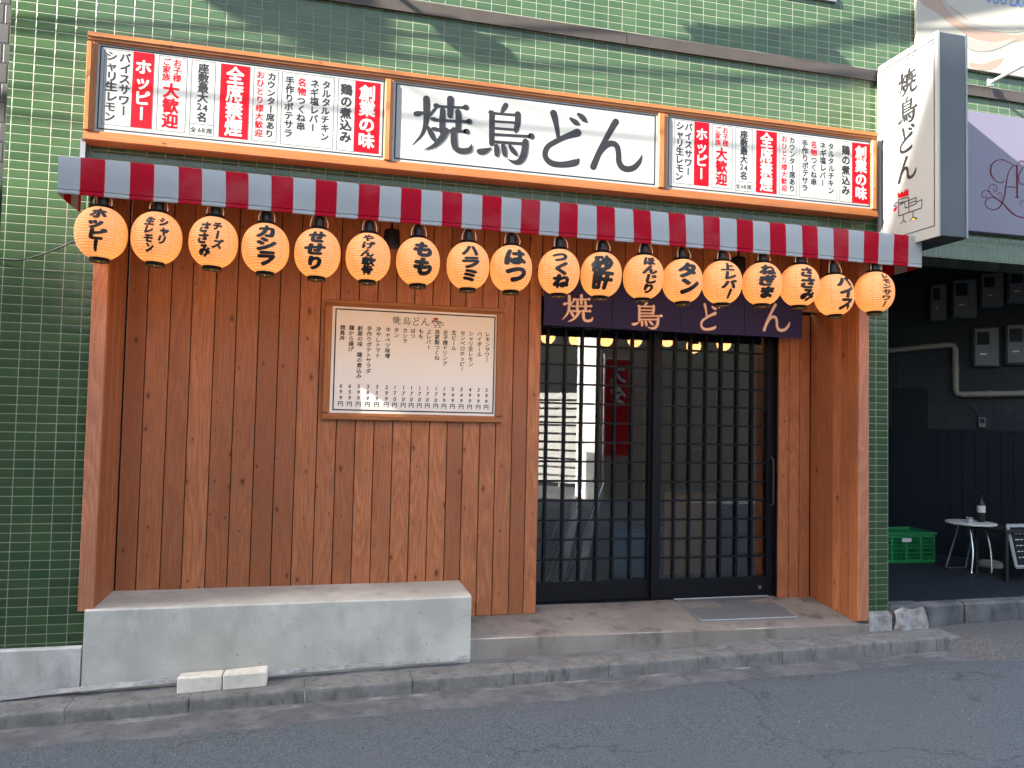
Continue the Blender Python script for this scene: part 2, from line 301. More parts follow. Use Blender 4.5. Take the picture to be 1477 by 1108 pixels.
# ------------------------------------------------------------------ mesh helpers
class MB:
    def __init__(s): s.v = []; s.f = []; s.a = []; s.mi = []; s.cur = 0; s.r = 0.
    def add(s, vs, fs):
        o = len(s.v); s.v += [tuple(x) for x in vs]
        for f in fs: s.f.append([i+o for i in f]); s.a.append(s.r); s.mi.append(s.cur)
        return s
    def box(s, x0, x1, y0, y1, z0, z1, ch=0.):
        if ch:
            pr = [(x0+ch, y0), (x1-ch, y0), (x1, y0+ch), (x1, y1-ch), (x1-ch, y1), (x0+ch, y1), (x0, y1-ch), (x0, y0+ch)]
            n = 8; c = min(ch, (z1-z0)/3)
            ins = [((x-(x0+x1)/2)*(1-2*ch/(x1-x0))+(x0+x1)/2, (y-(y0+y1)/2)*(1-2*ch/(y1-y0))+(y0+y1)/2) for x, y in pr]
            vs = [(x, y, z0) for x, y in ins]+[(x, y, z0+c) for x, y in pr]+[(x, y, z1-c) for x, y in pr]+[(x, y, z1) for x, y in ins]
            fs = [list(range(n-1, -1, -1)), list(range(3*n, 4*n))]
            for k in range(3):
                for i in range(n): fs.append([k*n+i, k*n+(i+1) % n, (k+1)*n+(i+1) % n, (k+1)*n+i])
            return s.add(vs, fs)
        vs = [(x, y, z) for z in (z0, z1) for x, y in ((x0, y0), (x1, y0), (x1, y1), (x0, y1))]
        return s.add(vs, [[3, 2, 1, 0], [4, 5, 6, 7], [0, 1, 5, 4], [1, 2, 6, 5], [2, 3, 7, 6], [3, 0, 4, 7]])
    def prism(s, poly, axis, a, b):
        """polygon in the two other axes, extruded along axis from a to b"""
        def P(p, t): return (t, p[0], p[1]) if axis == 'x' else ((p[0], t, p[1]) if axis == 'y' else (p[0], p[1], t))
        n = len(poly); vs = [P(p, a) for p in poly]+[P(p, b) for p in poly]
        return s.add(vs, [list(range(n))[::-1], list(range(n, 2*n))]+[[i, (i+1) % n, n+(i+1) % n, n+i] for i in range(n)])
    def tube(s, path, r, seg=10, closed=False):
        P = [Vector(p) for p in path]; n = len(P); vs = []; up = None
        for i, p in enumerate(P):
            t = (P[min(i+1, n-1)]-P[max(i-1, 0)]) if not closed else (P[(i+1) % n]-P[i-1])
            t.normalize()
            if up is None:
                up = Vector((0, 0, 1)) if abs(t.z) < .9 else Vector((1, 0, 0))
            a = t.cross(up); a.normalize(); b = a.cross(t); b.normalize(); up = b
            rr = r[i] if isinstance(r, (list, tuple)) else r
            vs += [p+(a*math.cos(2*math.pi*k/seg)+b*math.sin(2*math.pi*k/seg))*rr for k in range(seg)]
        fs = []
        for i in range(n if closed else n-1):
            j = (i+1) % n
            for k in range(seg): fs.append([i*seg+k, i*seg+(k+1) % seg, j*seg+(k+1) % seg, j*seg+k])
        if not closed: fs += [list(range(seg)), list(range((n-1)*seg, n*seg))[::-1]]
        return s.add(vs, fs)
    def lathe(s, prof, c=(0, 0, 0), seg=24, cap=True):
        n = len(prof); vs = [(c[0]+r*math.cos(2*math.pi*k/seg), c[1]+r*math.sin(2*math.pi*k/seg), c[2]+z) for r, z in prof for k in range(seg)]
        fs = [[i*seg+k, i*seg+(k+1) % seg, (i+1)*seg+(k+1) % seg, (i+1)*seg+k] for i in range(n-1) for k in range(seg)]
        if cap: fs += [list(range(seg))[::-1], list(range((n-1)*seg, n*seg))]
        return s.add(vs, fs)
    def grid(s, xs, ys, fz):
        n = len(ys); vs = [(x, y, fz(x, y)) for x in xs for y in ys]
        return s.add(vs, [[i*n+j, (i+1)*n+j, (i+1)*n+j+1, i*n+j+1] for i in range(len(xs)-1) for j in range(n-1)])
    def build(s, name, mats, parent=None, smooth=False, angle=35):
        me = bpy.data.meshes.new(name); me.from_pydata(s.v, [], s.f)
        for m in (mats if isinstance(mats, (list, tuple)) else [mats]): me.materials.append(m)
        me.polygons.foreach_set('material_index', s.mi)
        at = me.attributes.new('rnd', 'FLOAT', 'FACE'); at.data.foreach_set('value', s.a)
        me.update(); bm = bmesh.new(); bm.from_mesh(me); bmesh.ops.recalc_face_normals(bm, faces=bm.faces); bm.to_mesh(me); bm.free()
        if smooth:
            me.polygons.foreach_set('use_smooth', [True]*len(me.polygons))
            try: me.set_sharp_from_angle(angle=R(angle))
            except Exception: pass
        o = bpy.data.objects.new(name, me); COL.objects.link(o)
        if parent is not None:
            o.parent = parent; o.matrix_parent_inverse = Matrix.Translation(-parent.location)
        return o
    def local(s, name, mats, parent, smooth=False, angle=35):      # mesh already in the parent's own space
        o = s.build(name, mats, None, smooth, angle); o.parent = parent; return o
def thing(name, label, cat, loc=(0, 0, 0), group=None):
    o = bpy.data.objects.new(name, None); COL.objects.link(o); o.location = loc; o.empty_display_size = .1
    o['label'] = label; o['category'] = cat
    if group: o['group'] = group
    return o
def tag(o, label, cat, group=None):
    o['label'] = label; o['category'] = cat
    if group: o['group'] = group
    return o
def struct(o): o['kind'] = 'structure'; return o
def interp(x, xs, ys):
    if x <= xs[0]: return ys[0]+(x-xs[0])*(ys[1]-ys[0])/(xs[1]-xs[0])
    for i in range(len(xs)-1):
        if x <= xs[i+1]: return ys[i]+(x-xs[i])*(ys[i+1]-ys[i])/(xs[i+1]-xs[i])
    return ys[-1]+(x-xs[-1])*(ys[-1]-ys[-2])/(xs[-1]-xs[-2])
# ------------------------------------------------------------------ lettering
_tc = bpy.data.curves.new('type', 'FONT'); _to = bpy.data.objects.new('type', _tc); COL.objects.link(_to); _tc.resolution_u = 3
_gc = {}
def glyph(ch, bold, fine=False):
    key = (ch, bold, fine)
    if key not in _gc:
        _tc.body = ch; _to.update_tag(); dg = bpy.context.evaluated_depsgraph_get(); dg.update()
        me = bpy.data.meshes.new_from_object(_to.evaluated_get(dg))
        boldr = bold
        if fine:
            bm = bmesh.new(); bm.from_mesh(me)
            for _ in range(3):
                es = [e for e in bm.edges if e.calc_length() > .16]
                if not es: break
                bmesh.ops.subdivide_edges(bm, edges=es, cuts=1); bmesh.ops.triangulate(bm, faces=bm.faces)
            bm.to_mesh(me); bm.free()
        vs = [(v.co.x, v.co.y) for v in me.vertices]; fs = [list(p.vertices) for p in me.polygons]
        bpy.data.meshes.remove(me)
        if ord(ch) < 256:
            cx = (min(v[0] for v in vs)+max(v[0] for v in vs))/2; vs = [(x-cx+.5, y+.04) for x, y in vs]
        _gc[key] = ([(x-.5, y-.38) for x, y in vs], fs)
    return _gc[key]
def put(mb, ch, cu, cv, sx, sy, mp, bold=.02, shear=0., rot=0., d=.0, fine=False, vertical=True):
    # heavier strokes: the thin letter laid down again on a small ring of offsets
    K = 0 if bold < .012 else (5 if bold < .03 else 8)
    for i in range(K): put(mb, ch, cu+bold*sx*math.cos(i*2*math.pi/K+.4), cv+bold*sy*math.sin(i*2*math.pi/K+.4), sx, sy, mp, 0., shear, rot, d+.00002*(i+1), fine, vertical)
    vs, fs = glyph(ch, 0., fine); out = []
    if ch == 'ー' and vertical: vs = [(-y*.9+.0, x) for x, y in vs]
    c, s_ = math.cos(rot), math.sin(rot)
    for x, y in vs:
        x, y = x*sx, y*sy; x += y*shear
        out.append(mp(cu+x*c-y*s_, cv+x*s_+y*c, d))
    mb.add(out, fs)
def column(mb, text, cu, top, bot, width, mp, bold=.02, jit=0., shear=0., **kw):
    """vertical line of writing: characters share the height from top to bottom"""
    n = len(text); pitch = (top-bot)/n
    for i, ch in enumerate(text):
        s = min(width, pitch*1.06) if not kw.get('stretch') else width
        sy = min(pitch*1.04, width*1.25) if kw.get('stretch') else s
        j = (rnd.uniform(-1, 1)*jit, rnd.uniform(-1, 1)*jit)
        put(mb, ch, cu+j[0]*width, top-pitch*(i+.5), s*(1+j[1]), sy*(1+j[0]), mp, bold, shear, j[1]*.5, fine=kw.get('fine', False))
def catmull(pts, k=6):
    if len(pts) < 3: return [tuple(a+(b-a)*t/k for a, b in zip(pts[0], pts[1])) for t in range(k+1)]
    P = [tuple(2*a-b for a, b in zip(pts[0], pts[1]))]+list(pts)+[tuple(2*a-b for a, b in zip(pts[-1], pts[-2]))]; out = []
    for i in range(1, len(P)-2):
        for t in range(k):
            u = t/k
            out.append(tuple(.5*(2*b+(c-a)*u+(2*a-5*b+4*c-d)*u*u+(3*b-a-3*c+d)*u**3) for a, b, c, d in zip(P[i-1], P[i], P[i+1], P[i+2])))
    out.append(tuple(pts[-1])); return out
def stroke(mb, pts, mp, d=0., k=6, cap=True):
    """a brush stroke: centre line with a width at each point"""
    q = catmull(pts, k); n = len(q); vs = []; fs = []
    for i, (x, y, w_) in enumerate(q):
        a, b = q[max(0, i-1)], q[min(n-1, i+1)]; tx, ty = b[0]-a[0], b[1]-a[1]; l = math.hypot(tx, ty) or 1; tx /= l; ty /= l
        h = max(w_, 0)/2; vs += [mp(x-ty*h, y+tx*h, d), mp(x+ty*h, y-tx*h, d)]
        if i: fs.append([2*i-2, 2*i-1, 2*i+1, 2*i])
    if cap:
        for e, sg in ((0, -1), (n-1, 1)):
            x, y, w_ = q[e]
            if w_ < .0008: continue
            a, b = q[max(0, e-1)], q[min(n-1, e+1)]; ang = math.atan2(b[1]-a[1], b[0]-a[0])
            arc = [mp(x+math.cos(ang+sg*0+t)*w_/2*(1 if sg > 0 else -1), y+math.sin(ang+t)*w_/2*(1 if sg > 0 else -1), d) for t in [(-.5+j/8)*math.pi for j in range(9)]]
            o = len(vs); vs += arc; fs.append(list(range(o, o+9)))
    mb.add(vs, fs)
def line(mb, u0, v0, u1, v1, wd, mp, d=0.):
    if abs(u1-u0) > abs(v1-v0): q = [(u0, v0-wd/2), (u1, v0-wd/2), (u1, v0+wd/2), (u0, v0+wd/2)]
    else: q = [(u0-wd/2, v0), (u0+wd/2, v0), (u0+wd/2, v1), (u0-wd/2, v1)]
    mb.add([mp(u, v, d) for u, v in q], [[0, 1, 2, 3]])
def outline(mb, u0, u1, v0, v1, wd, mp, d=0.):
    line(mb, u0, v0+wd/2, u1, v0+wd/2, wd, mp, d); line(mb, u0, v1-wd/2, u1, v1-wd/2, wd, mp, d)
    line(mb, u0+wd/2, v0+wd, u0+wd/2, v1-wd, wd, mp, d); line(mb, u1-wd/2, v0+wd, u1-wd/2, v1-wd, wd, mp, d)
def rect(mb, u0, u1, v0, v1, mp, d=0.): mb.add([mp(u0, v0, d), mp(u1, v0, d), mp(u1, v1, d), mp(u0, v1, d)], [[0, 1, 2, 3]])
BRUSH = {}
# centre 0.677 3.401 size 0.367 0.334
BRUSH['yaki']=[
[(-168,49,33),(-151,53,35),(-122,63,16)],
[(-107,151,42),(-104,102,45),(-103,37,40),(-111,-23,29),(-132,-81,20),(-184,-146,4)],
[(-46,102,16),(-62,81,20),(-83,50,16)],
[(-99,-15,13),(-75,-57,36),(-51,-97,29),(-37,-109,7)],
[(-49,115,31),(-38,116,27),(-11,114,17),(113,123,17),(131,125,32),(141,127,37)],
[(42,167,45),(43,119,41),(42,64,36)],
[(-5,88,36),(-5,43,38),(-6,-40,36)],
[(90,92,36),(96,54,39),(94,-15,36)],
[(-73,30,18),(-55,29,25),(-26,27,16),(139,37,17),(153,39,30),(165,40,34)],
[(-64,-30,18),(-48,-32,25),(-13,-33,17),(122,-27,17),(138,-25,30),(150,-24,34)],
[(18,-35,41),(-7,-83,38),(-43,-127,27),(-77,-151,16),(-112,-167,4)],
[(67,-26,38),(70,-102,41),(84,-141,36),(125,-151,36),(167,-139,32),(178,-117,16),(184,-100,3)],
]
# centre 1.076 3.393 size 0.336 0.358
BRUSH['tori']=[
[(-3,179,35),(-13,161,35),(-24,140,26),(-36,120,9)],
[(-102,124,25),(-92,116,37),(-91,75,37),(-89,-76,35)],
[(-106,120,19),(-34,120,16),(76,125,19)],
[(76,131,40),(76,76,38),(68,35,33),(65,18,21)],
[(-87,68,14),(77,76,14)],
[(-86,24,15),(78,30,15)],
[(-85,-16,17),(135,-4,18),(153,-1,33),(168,0,40)],
[(-84,-63,16),(123,-54,18)],
[(129,-40,40),(127,-75,43),(119,-125,43),(99,-164,38),(71,-179,28),(40,-175,16),(15,-163,4)],
[(-94,-105,9),(-123,-123,30),(-149,-133,39),(-168,-135,34)],
[(-59,-90,30),(-56,-119,35),(-56,-143,28)],
[(-15,-85,30),(-8,-118,35),(-4,-140,26)],
[(29,-80,23),(47,-105,33),(65,-124,24),(73,-136,7)],
]
# centre 1.477 3.400 size 0.281 0.342
BRUSH['do']=[
[(-89,159,46),(-80,130,44),(-65,68,34),(-54,6,27)],
[(75,50,54),(46,37,47),(-11,11,36),(-79,-29,34),(-123,-63,34),(-140,-105,36),(-131,-142,38),(-95,-167,41),(-39,-171,39),(24,-160,44),(69,-144,44),(85,-127,20)],
[(28,136,22),(48,123,34),(68,113,37),(87,105,15)],
[(78,171,22),(99,159,37),(120,141,37),(140,126,10)],
]
# centre 1.833 3.395 size 0.338 0.315
BRUSH['n']=[
[(-18,157,45),(-39,122,43),(-78,48,38),(-128,-54,40),(-169,-157,45)],
[(-136,-92,20),(-109,-40,30),(-73,-1,38),(-37,10,40),(-8,-6,40),(4,-53,38),(7,-102,40),(27,-137,43),(66,-149,41),(113,-134,38),(147,-98,31),(163,-66,18),(169,-42,4)],
]
for _k, _ss in list(BRUSH.items()): BRUSH[_k] = [[(a/1000, b/1000, c/1000) for a, b, c in s] for s in _ss]
def brush(mb, key, cu, cv, sx, sy, mp, ws=1., grow=0., d=0.):
    for i, s in enumerate(BRUSH[key]):
        stroke(mb, [(cu+x*sx, cv+y*sy, max(0., w_*(sx+sy)/2*ws+(grow if w_ > .01 else grow*.6))) for x, y, w_ in s], mp, d+i*.00025)
def front(y): return lambda u, v, d: (u, y-d, v)
# ================================================================== ground
XF = [-1.6, -1.22, .92, 3.8]; ZF = [.052, .08, .132, .148]
XK = [-1.55, -.37, 1., 3.76, 4.36]; ZK = [.034, .062, .091, .148, .150]
XG = [-1.53, -.36, .99, 3.76]; ZG = [-.038, -.012, .016, .048]
zf = lambda x: interp(x, XF, ZF); zk = lambda x: interp(x, XK, ZK); zg = lambda x: interp(x, XG, ZG)
def slope(x, f, a, b): # keep the far ends of the street gentle
    return f(x) if a <= x <= b else (f(a)+(x-a)*.017 if x < a else f(b)+(x-b)*.017)
ZK_ = lambda x: slope(x, zk, -2.5, 4.4); ZG_ = lambda x: slope(x, zg, -2.5, 4.4); ZF_ = lambda x: slope(x, zf, -1.9, 4.)
xs_far = [-60, -40, -25, -15, -8, -5]; xs_near = [-4+.25*i for i in range(57)]; xs_all = xs_far+xs_near+[12, 16, 25, 40, 60]
struct(MB().grid([-600, 0, 600], [-600, 0, 600], lambda x, y: -2.2).build('ground', M['gutter']))
nz = lambda x, y: .006*math.sin(x*2.3+y*3.1)+.004*math.sin(x*5.1-y*4.3)
ysr = [-7.2, -6, -5, -4.2, -3.4, -2.7, -2.1, -1.6, -1.2, -.9, -.7, -.58]
mb = MB()
edge = lambda x: -.55+.018*math.sin(x*3.7)+.012*math.sin(x*11.3+1)+(.09 if x > 1.6 else 0)*min(1, max(0, (x-1.6)))
nx = [-4+.1*i for i in range(141)]; xr = xs_far+nx+[12, 16, 25, 40, 60]
n = len(ysr)+2
for x in xr:
    for y in ysr+[edge(x)-.012, edge(x)]:
        yy = min(y, edge(x)-.012) if y == -.58 else y
        mb.v.append((x, yy, ZG_(x)+.007-.0045*(y == edge(x))+.016*(-yy-.5)*(1 if yy > -4 else 0)+.056*(yy <= -4)+nz(x, yy)*min(1, max(0, -yy-.6))))
for i in range(len(xr)-1):
    for j in range(n-1): mb.f.append([i*n+j, (i+1)*n+j, (i+1)*n+j+1, i*n+j+1]); mb.a.append(0); mb.mi.append(0)
struct(mb.build('road', M['road'], smooth=True))
struct(MB().grid(xs_all, [-.75, -.5, -.35, -.235], lambda x, y: ZG_(x)+.002*math.sin(x*4+y*9)).build('gutter', M['gutter'], smooth=True))
# kerb stones along the facade, rounded shoulder, one mesh of the setting
mb = MB(); x = -4.24
def kerb_piece(mb, x0, x1):
    j = rnd.uniform(-.0015, .0015); pr = [(-.262, -.12), (-.259, -.02), (-.256, -.008), (-.247, -.001), (-.20, .0), (-.085, .001), (-.085, -.12)]
    vs = []
    for x in (x0, x0+.004, x1-.004, x1):
        e = .003 if x in (x0, x1) else 0
        vs += [(x, y+e*(y < -.2)+j, ZK_(x)+z-e*(z > -.02)) for y, z in pr]
    m = len(pr); mb.add(vs, [[a*m+i, a*m+(i+1) % m, (a+1)*m+(i+1) % m, (a+1)*m+i] for a in range(3) for i in range(m)]+[list(range(m)), list(range(3*m, 4*m))[::-1]])
while x < 9:
    L = .6; mb.r = rnd.random(); kerb_piece(mb, x+.0012, x+L-.0012); x += L
struct(mb.build('kerb', M['kerb']))
struct(MB().grid(xs_all, [-.09, -.04, .0, .06], lambda x, y: (ZK_(x)-.003)*(1-(y+.09)/.15)+ZF_(x)*(y+.09)/.15 if y < .05 else ZF_(x)).build('pavement', M['pave'], smooth=True))
mb = MB(); xs = [-1.95+.035*i for i in range(83)]
def ml_(x, k): return max(0., .004+.006*math.sin(x*7+k)+.005*math.sin(x*19+2*k)+.003*math.sin(x*41))
mb.v = [q for x in xs for q in ((x, -.045, ZF_(x)+.006+ml_(x, 1)*.7), (x, -.056, ZF_(x)+.006+ml_(x, 2)*.4), (x, -.066-max(.0, ml_(x, 3)), ZF_(x)-.010))]
for i in range(82):
    for j in (0, 1): mb.f.append([i*3+j, i*3+j+1, i*3+4+j, i*3+3+j]); mb.a.append(0); mb.mi.append(0)
struct(mb.build('mortar_fillet', M['mortar'], smooth=True))
# asphalt ramp dressed over the kerb, in front of the passage
mb = MB(); xs = [4.28+.07*i for i in range(50)]; ys = [-.62+.03*i for i in range(20)]
def rampz(x, y):
    inx = min(1, max(0, (x-4.30-.05*math.sin(y*9))/.16)); t = min(1, max(0, (y+.57+.02*math.sin(x*3))/.30))
    h = (1-(1-t)**2.2)*math.sin(inx*math.pi/2)**.7
    return ZG_(x)-.02+(ZK_(x)+.018-ZG_(x)+.02)*h+.003*math.sin(x*17+y*23)
struct(mb.grid(xs, ys, rampz).build('asphalt_ramp', M['ramp'], smooth=True))
# entrance landing, slightly falling to the street
mb = MB(); m_ = 10
def landing_z(x, y): return .265-(.028+.034*(x-.93)/2.9)*max(0, (.5-y)/.53)
xs = [.937+(3.80-.937)*i/40 for i in range(41)]; ys = [-.03+.73*i/20 for i in range(21)]
mb.grid(xs, ys, lambda x, y: landing_z(x, y)+.0015*math.sin(x*7+y*5)-(.006 if y < -.02 else 0))
fr = MB(); o = len(mb.v)
vs = [(x, -.034, landing_z(x, -.03)-.008+.001*math.sin(x*13)) for x in xs]+[(x, -.036, 0.) for x in xs]
mb.add(vs, [[i, i+1, 42+i, 41+i] for i in range(40)])
mb.add([(x, -.03, landing_z(x, -.03)-.006) for x in xs]+[(x, -.034, landing_z(x, -.03)-.008+.001*math.sin(x*13)) for x in xs], [[i, i+1, 42+i, 41+i] for i in range(40)])
struct(mb.build('entrance_landing', M['landing'], smooth=True, angle=30))
# passage floor and its worn stone edge
struct(MB().box(3.985, 9, .02, 5, -.2, .29).build('passage_floor', M['paving']))
mb = MB(); x = 3.99; k = 0
for L in (.30, .34, .62, .58, .7, .7, .7):
    h = .315+rnd.uniform(-.004, .004); mb.box(x+.004, x+L-.004, -.028+rnd.uniform(-.006, .004), .10+rnd.uniform(-.01, .03), .05, h, .014); x += L
struct(mb.build('passage_edge_stones', M['edge']))
mb = MB(); xs = [4.01+.02*i for i in range(15)]; zs = [.10+.02*j for j in range(11)]
mb.v = [(x, -.042+.012*math.sin(x*31+z*23)+.05*max(0, abs((x-4.15)/.15)**3+abs((z-.2)/.11)**3-.75+.2*math.sin(x*47)), z+.006*math.sin(x*39)) for x in xs for z in zs]
mb.f = [[i*11+j, (i+1)*11+j, (i+1)*11+j+1, i*11+j+1] for i in range(14) for j in range(10)]; mb.a = [0]*140; mb.mi = [0]*140
struct(mb.build('mortar_patch', M['white_mortar'], smooth=True))
# ================================================================== the green building
B = thing('tiled_building', 'green tiled building with a cedar clad shop front and sliding doors', 'building')
mb = MB()
mb.box(-1.74, -1.2075, 0, .3, .297, 2.9); mb.box(3.79, 3.985, 0, .3, .28, 2.9)
mb.box(-1.74, 3.985, 0, .3, 2.9, 8.); mb.box(3.985, 12, 0, .3, 3.0, 8.)
mb.build('tile_facade', M['tile'], B)
MB().box(3.985, 12, 0.003, .3, 2.862, 3.0).build('soldier_course', M['tile_edge'], B)
mb = MB(); mb.prism([(-.03, 0), (-.03, .285), (0.02, .300), (.05, .300), (.05, 0)], 'x', -1.95, -1.236); mb.build('base_plinth', M['plinth'], B)
mb = MB(); mb.prism([(-.035, 0), (-.03, .25), (.0, .279), (.05, .279), (.05, 0)], 'x', 3.803, 3.99); mb.build('base_plinth', M['patch'], B)
mb = MB(); mb.prism([(-.001, 4.122), (-.022, 4.118), (-.022, 4.196), (-.015, 4.202), (-.001, 4.21)], 'x', -1.74, 8); 
for x in (-.6, 1.9, 4.86): mb.box(x, x+.006, -.024, 0, 4.116, 4.204)
mb.build('ledge_flashing', M['metal_dark'], B)
mb = MB(); mb.box(1.9, 3.53, -.02, .0, 4.66, 4.72); mb.build('window_sill', M['alu'], B)
MB().box(1.95, 3.48, -.008, .0, 4.725, 6.).build('window_glass', M['window_glass'], B)
# plank cladding: every board a bevelled strip
def planks(mb, edges, base, top, axis, face, th=.02, gap=.0026, ch=.0022, flip=1):
    for a, b in zip(edges[:-1], edges[1:]):
        mb.r = rnd.random(); z0 = base(a, b); a_, b_ = a+gap, b-gap
        if axis == 'x': pr = [(a_, face+th), (a_, face+ch), (a_+ch, face), (b_-ch, face), (b_, face+ch), (b_, face+th)]
        else: pr = [(face+flip*th, a_), (face+flip*ch, a_), (face, a_+ch), (face, b_-ch), (face+flip*ch, b_), (face+flip*th, b_)]
        mb.prism(pr, 'z', z0, top(a, b))
E1 = [-1.178, -1.064, -.929, -.806, -.669, -.539, -.405, -.279, -.154, -.021, .1, .222, .343, .465, .588, .71, .83, .938, 1.055, 1.165, 1.28, 1.385, 1.475]
mb = MB(); planks(mb, E1, lambda a, b: .498 if a < .93 else .262, lambda a, b: 2.9, 'x', .40); pw = mb.build('plank_wall', M['wood'], B)
mb = MB(); planks(mb, [1.478+i*.124 for i in range(19)], lambda a, b: 2.46, lambda a, b: 2.9, 'x', .402); mb.build('plank_wall', M['wood'], B)
mb = MB(); planks(mb, [3.44, 3.53, 3.622, 3.714], lambda a, b: .262, lambda a, b: 2.455, 'x', .53); mb.build('plank_wall', M['wood'], B)
mb = MB(); planks(mb, [-.004, .135, .27, .40], lambda a, b: .498, lambda a, b: 2.9, 'y', -1.184, flip=-1); mb.build('return_wall', M['wood'], B)
mb = MB(); planks(mb, [-.004, .082, .172, .262, .352, .44, .53], lambda a, b: landing_z(3.7, (a+b)/2)+.002, lambda a, b: 2.9, 'y', 3.716); mb.build('return_wall', M['wood'], B)
mb = MB(); planks(mb, [.402, .5, .598], lambda a, b: .262, lambda a, b: 2.455, 'y', 1.477, flip=-1); mb.build('return_wall', M['wood'], B)
mb = MB(); mb.box(-1.206, -1.18, .42, .46, .45, 2.9); mb.box(-1.2, 1.45, .421, .45, .2, 2.9); mb.box(3.44, 3.74, .551, .6, .2, 2.46); mb.box(3.737, 3.76, 0, .55, .15, 2.9); mb.box(1.46, 3.75, .424, .5, 2.462, 2.9)
mb.build('wall_backing', M['dark_wall'], B)
mb = MB(); mb.r = .1; mb.box(-1.262, -1.1855, -.032, -.0045, .487, 2.9, .003); mb.build('corner_post', M['wood_post'], B)
mb = MB(); mb.r = .35; mb.box(3.7165, 3.799, -.032, -.0045, .222, 2.9, .003); mb.build('corner_post', M['wood_post'], B)
MB().box(-1.2, 3.8, .002, .7, 2.902, 2.94).build('soffit', M['soffit'], B)
# sliding doors
F = MB(); F.box(1.476, 3.51, .595, .70, 2.34, 2.46); F.box(3.448, 3.51, .59, .70, .262, 2.34); F.box(1.477, 1.52, .655, .72, .262, 2.34); F.box(1.48, 3.448, .60, .71, .255, .272)
F.build('door_frame', M['door'], B)
def door(y, x0, x1, gx, rz, top, zb, hx=None):
    d = MB(); d.box(x0, gx[0], y, y+.035, zb, top, .002); d.box(gx[-1], x1, y, y+.035, zb, top, .002)
    d.box(gx[0]+.0005, gx[-1]-.0005, y+.002, y+.033, zb, rz[-1], .002); d.box(gx[0]+.0005, gx[-1]-.0005, y+.002, y+.033, top-.06, top-.001)
    o = d.build('sliding_door', M['door'], B)
    l = MB()
    for x in gx[1:-1]: l.box(x-.0085, x+.0085, y+.006, y+.026, rz[-1]+.0005, top-.061)
    for z in rz[:-1]:
        for a, b in zip(gx[:-1], gx[1:]): l.box(a+.009, b-.009, y+.0075, y+.0245, z-.0065, z+.0065)
    l.build('lattice', M['door'], o)
    MB().box(gx[0], gx[-1], y+.0275, y+.0315, rz[-1]-.01, top-.05).build('glass_pane', M['glass'], o)
    return o
RZ = [2.2865-.1428*i for i in range(13)]+[.416]
dl = door(.645, 1.50, 2.492, [1.605-.135, 1.605, 1.741, 1.873, 2.003, 2.135, 2.274, 2.408], RZ, 2.335, .273)
dr = door(.607, 2.425, 3.447, [2.492, 2.608, 2.735, 2.866, 2.995, 3.133, 3.264, 3.392], RZ, 2.335, .273)
h = MB(); h.tube([(3.42, .606, 1.335), (3.42, .575, 1.325), (3.42, .568, 1.29), (3.42, .568, 1.0), (3.42, .575, .97), (3.42, .606, .96)], .0075); h.build('handle', M['metal_dark'], dr, True)
h = MB(); h.prism([(3.33+.014*math.cos(i*.5236), .335+.014*math.sin(i*.5236)) for i in range(12)], 'y', .599, .607); h.build('lock', M['alu'], dr)
# dim room behind the doors
rm = MB(); rm.box(1.0, 1.04, .75, 5.0, .26, 2.6); rm.box(4.4, 4.44, .75, 5.0, .26, 2.6); rm.box(1.04, 4.4, 5.0, 5.04, .26, 2.6); rm.build('room_wall', M['dark_room'], B)
MB().box(1.0, 4.44, .72, 5.04, 2.6, 2.64).build('room_ceiling', M['dark_room'], B)
MB().box(1.0, 4.44, .72, 5.04, .2, .258).build('room_floor', M['room_floor'], B)
# passage shell: skewed back wall, wainscot, side walls, ceiling
P0 = Vector((6.24, 1.9, 0)); TV = Vector((.766, -.643, 0)); NV = Vector((-.643, -.766, 0))
def pw_(s, d, z): p = P0+TV*s+NV*d; return (p.x, p.y, z)
def pbox(mb, s0, s1, d0, d1, z0, z1, ch=0):
    t = MB().box(s0, s1, d0, d1, z0, z1, ch); mb.add([pw_(*v) for v in t.v], t.f); return mb
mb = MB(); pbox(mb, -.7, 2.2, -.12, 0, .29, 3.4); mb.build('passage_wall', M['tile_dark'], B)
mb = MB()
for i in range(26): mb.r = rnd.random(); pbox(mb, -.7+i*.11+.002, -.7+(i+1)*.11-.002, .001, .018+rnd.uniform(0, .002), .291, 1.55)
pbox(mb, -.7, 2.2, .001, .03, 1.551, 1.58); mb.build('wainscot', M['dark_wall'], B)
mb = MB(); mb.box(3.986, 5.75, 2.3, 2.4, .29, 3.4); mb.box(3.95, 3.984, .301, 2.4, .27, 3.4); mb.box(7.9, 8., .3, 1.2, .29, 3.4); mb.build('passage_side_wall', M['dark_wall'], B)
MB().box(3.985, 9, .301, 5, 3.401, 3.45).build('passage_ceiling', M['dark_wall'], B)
mb = MB(); pbox(mb, -.45, -.13, .001, .025, .3, 2.0); mb.build('passage_door', M['dark_wall'], B)
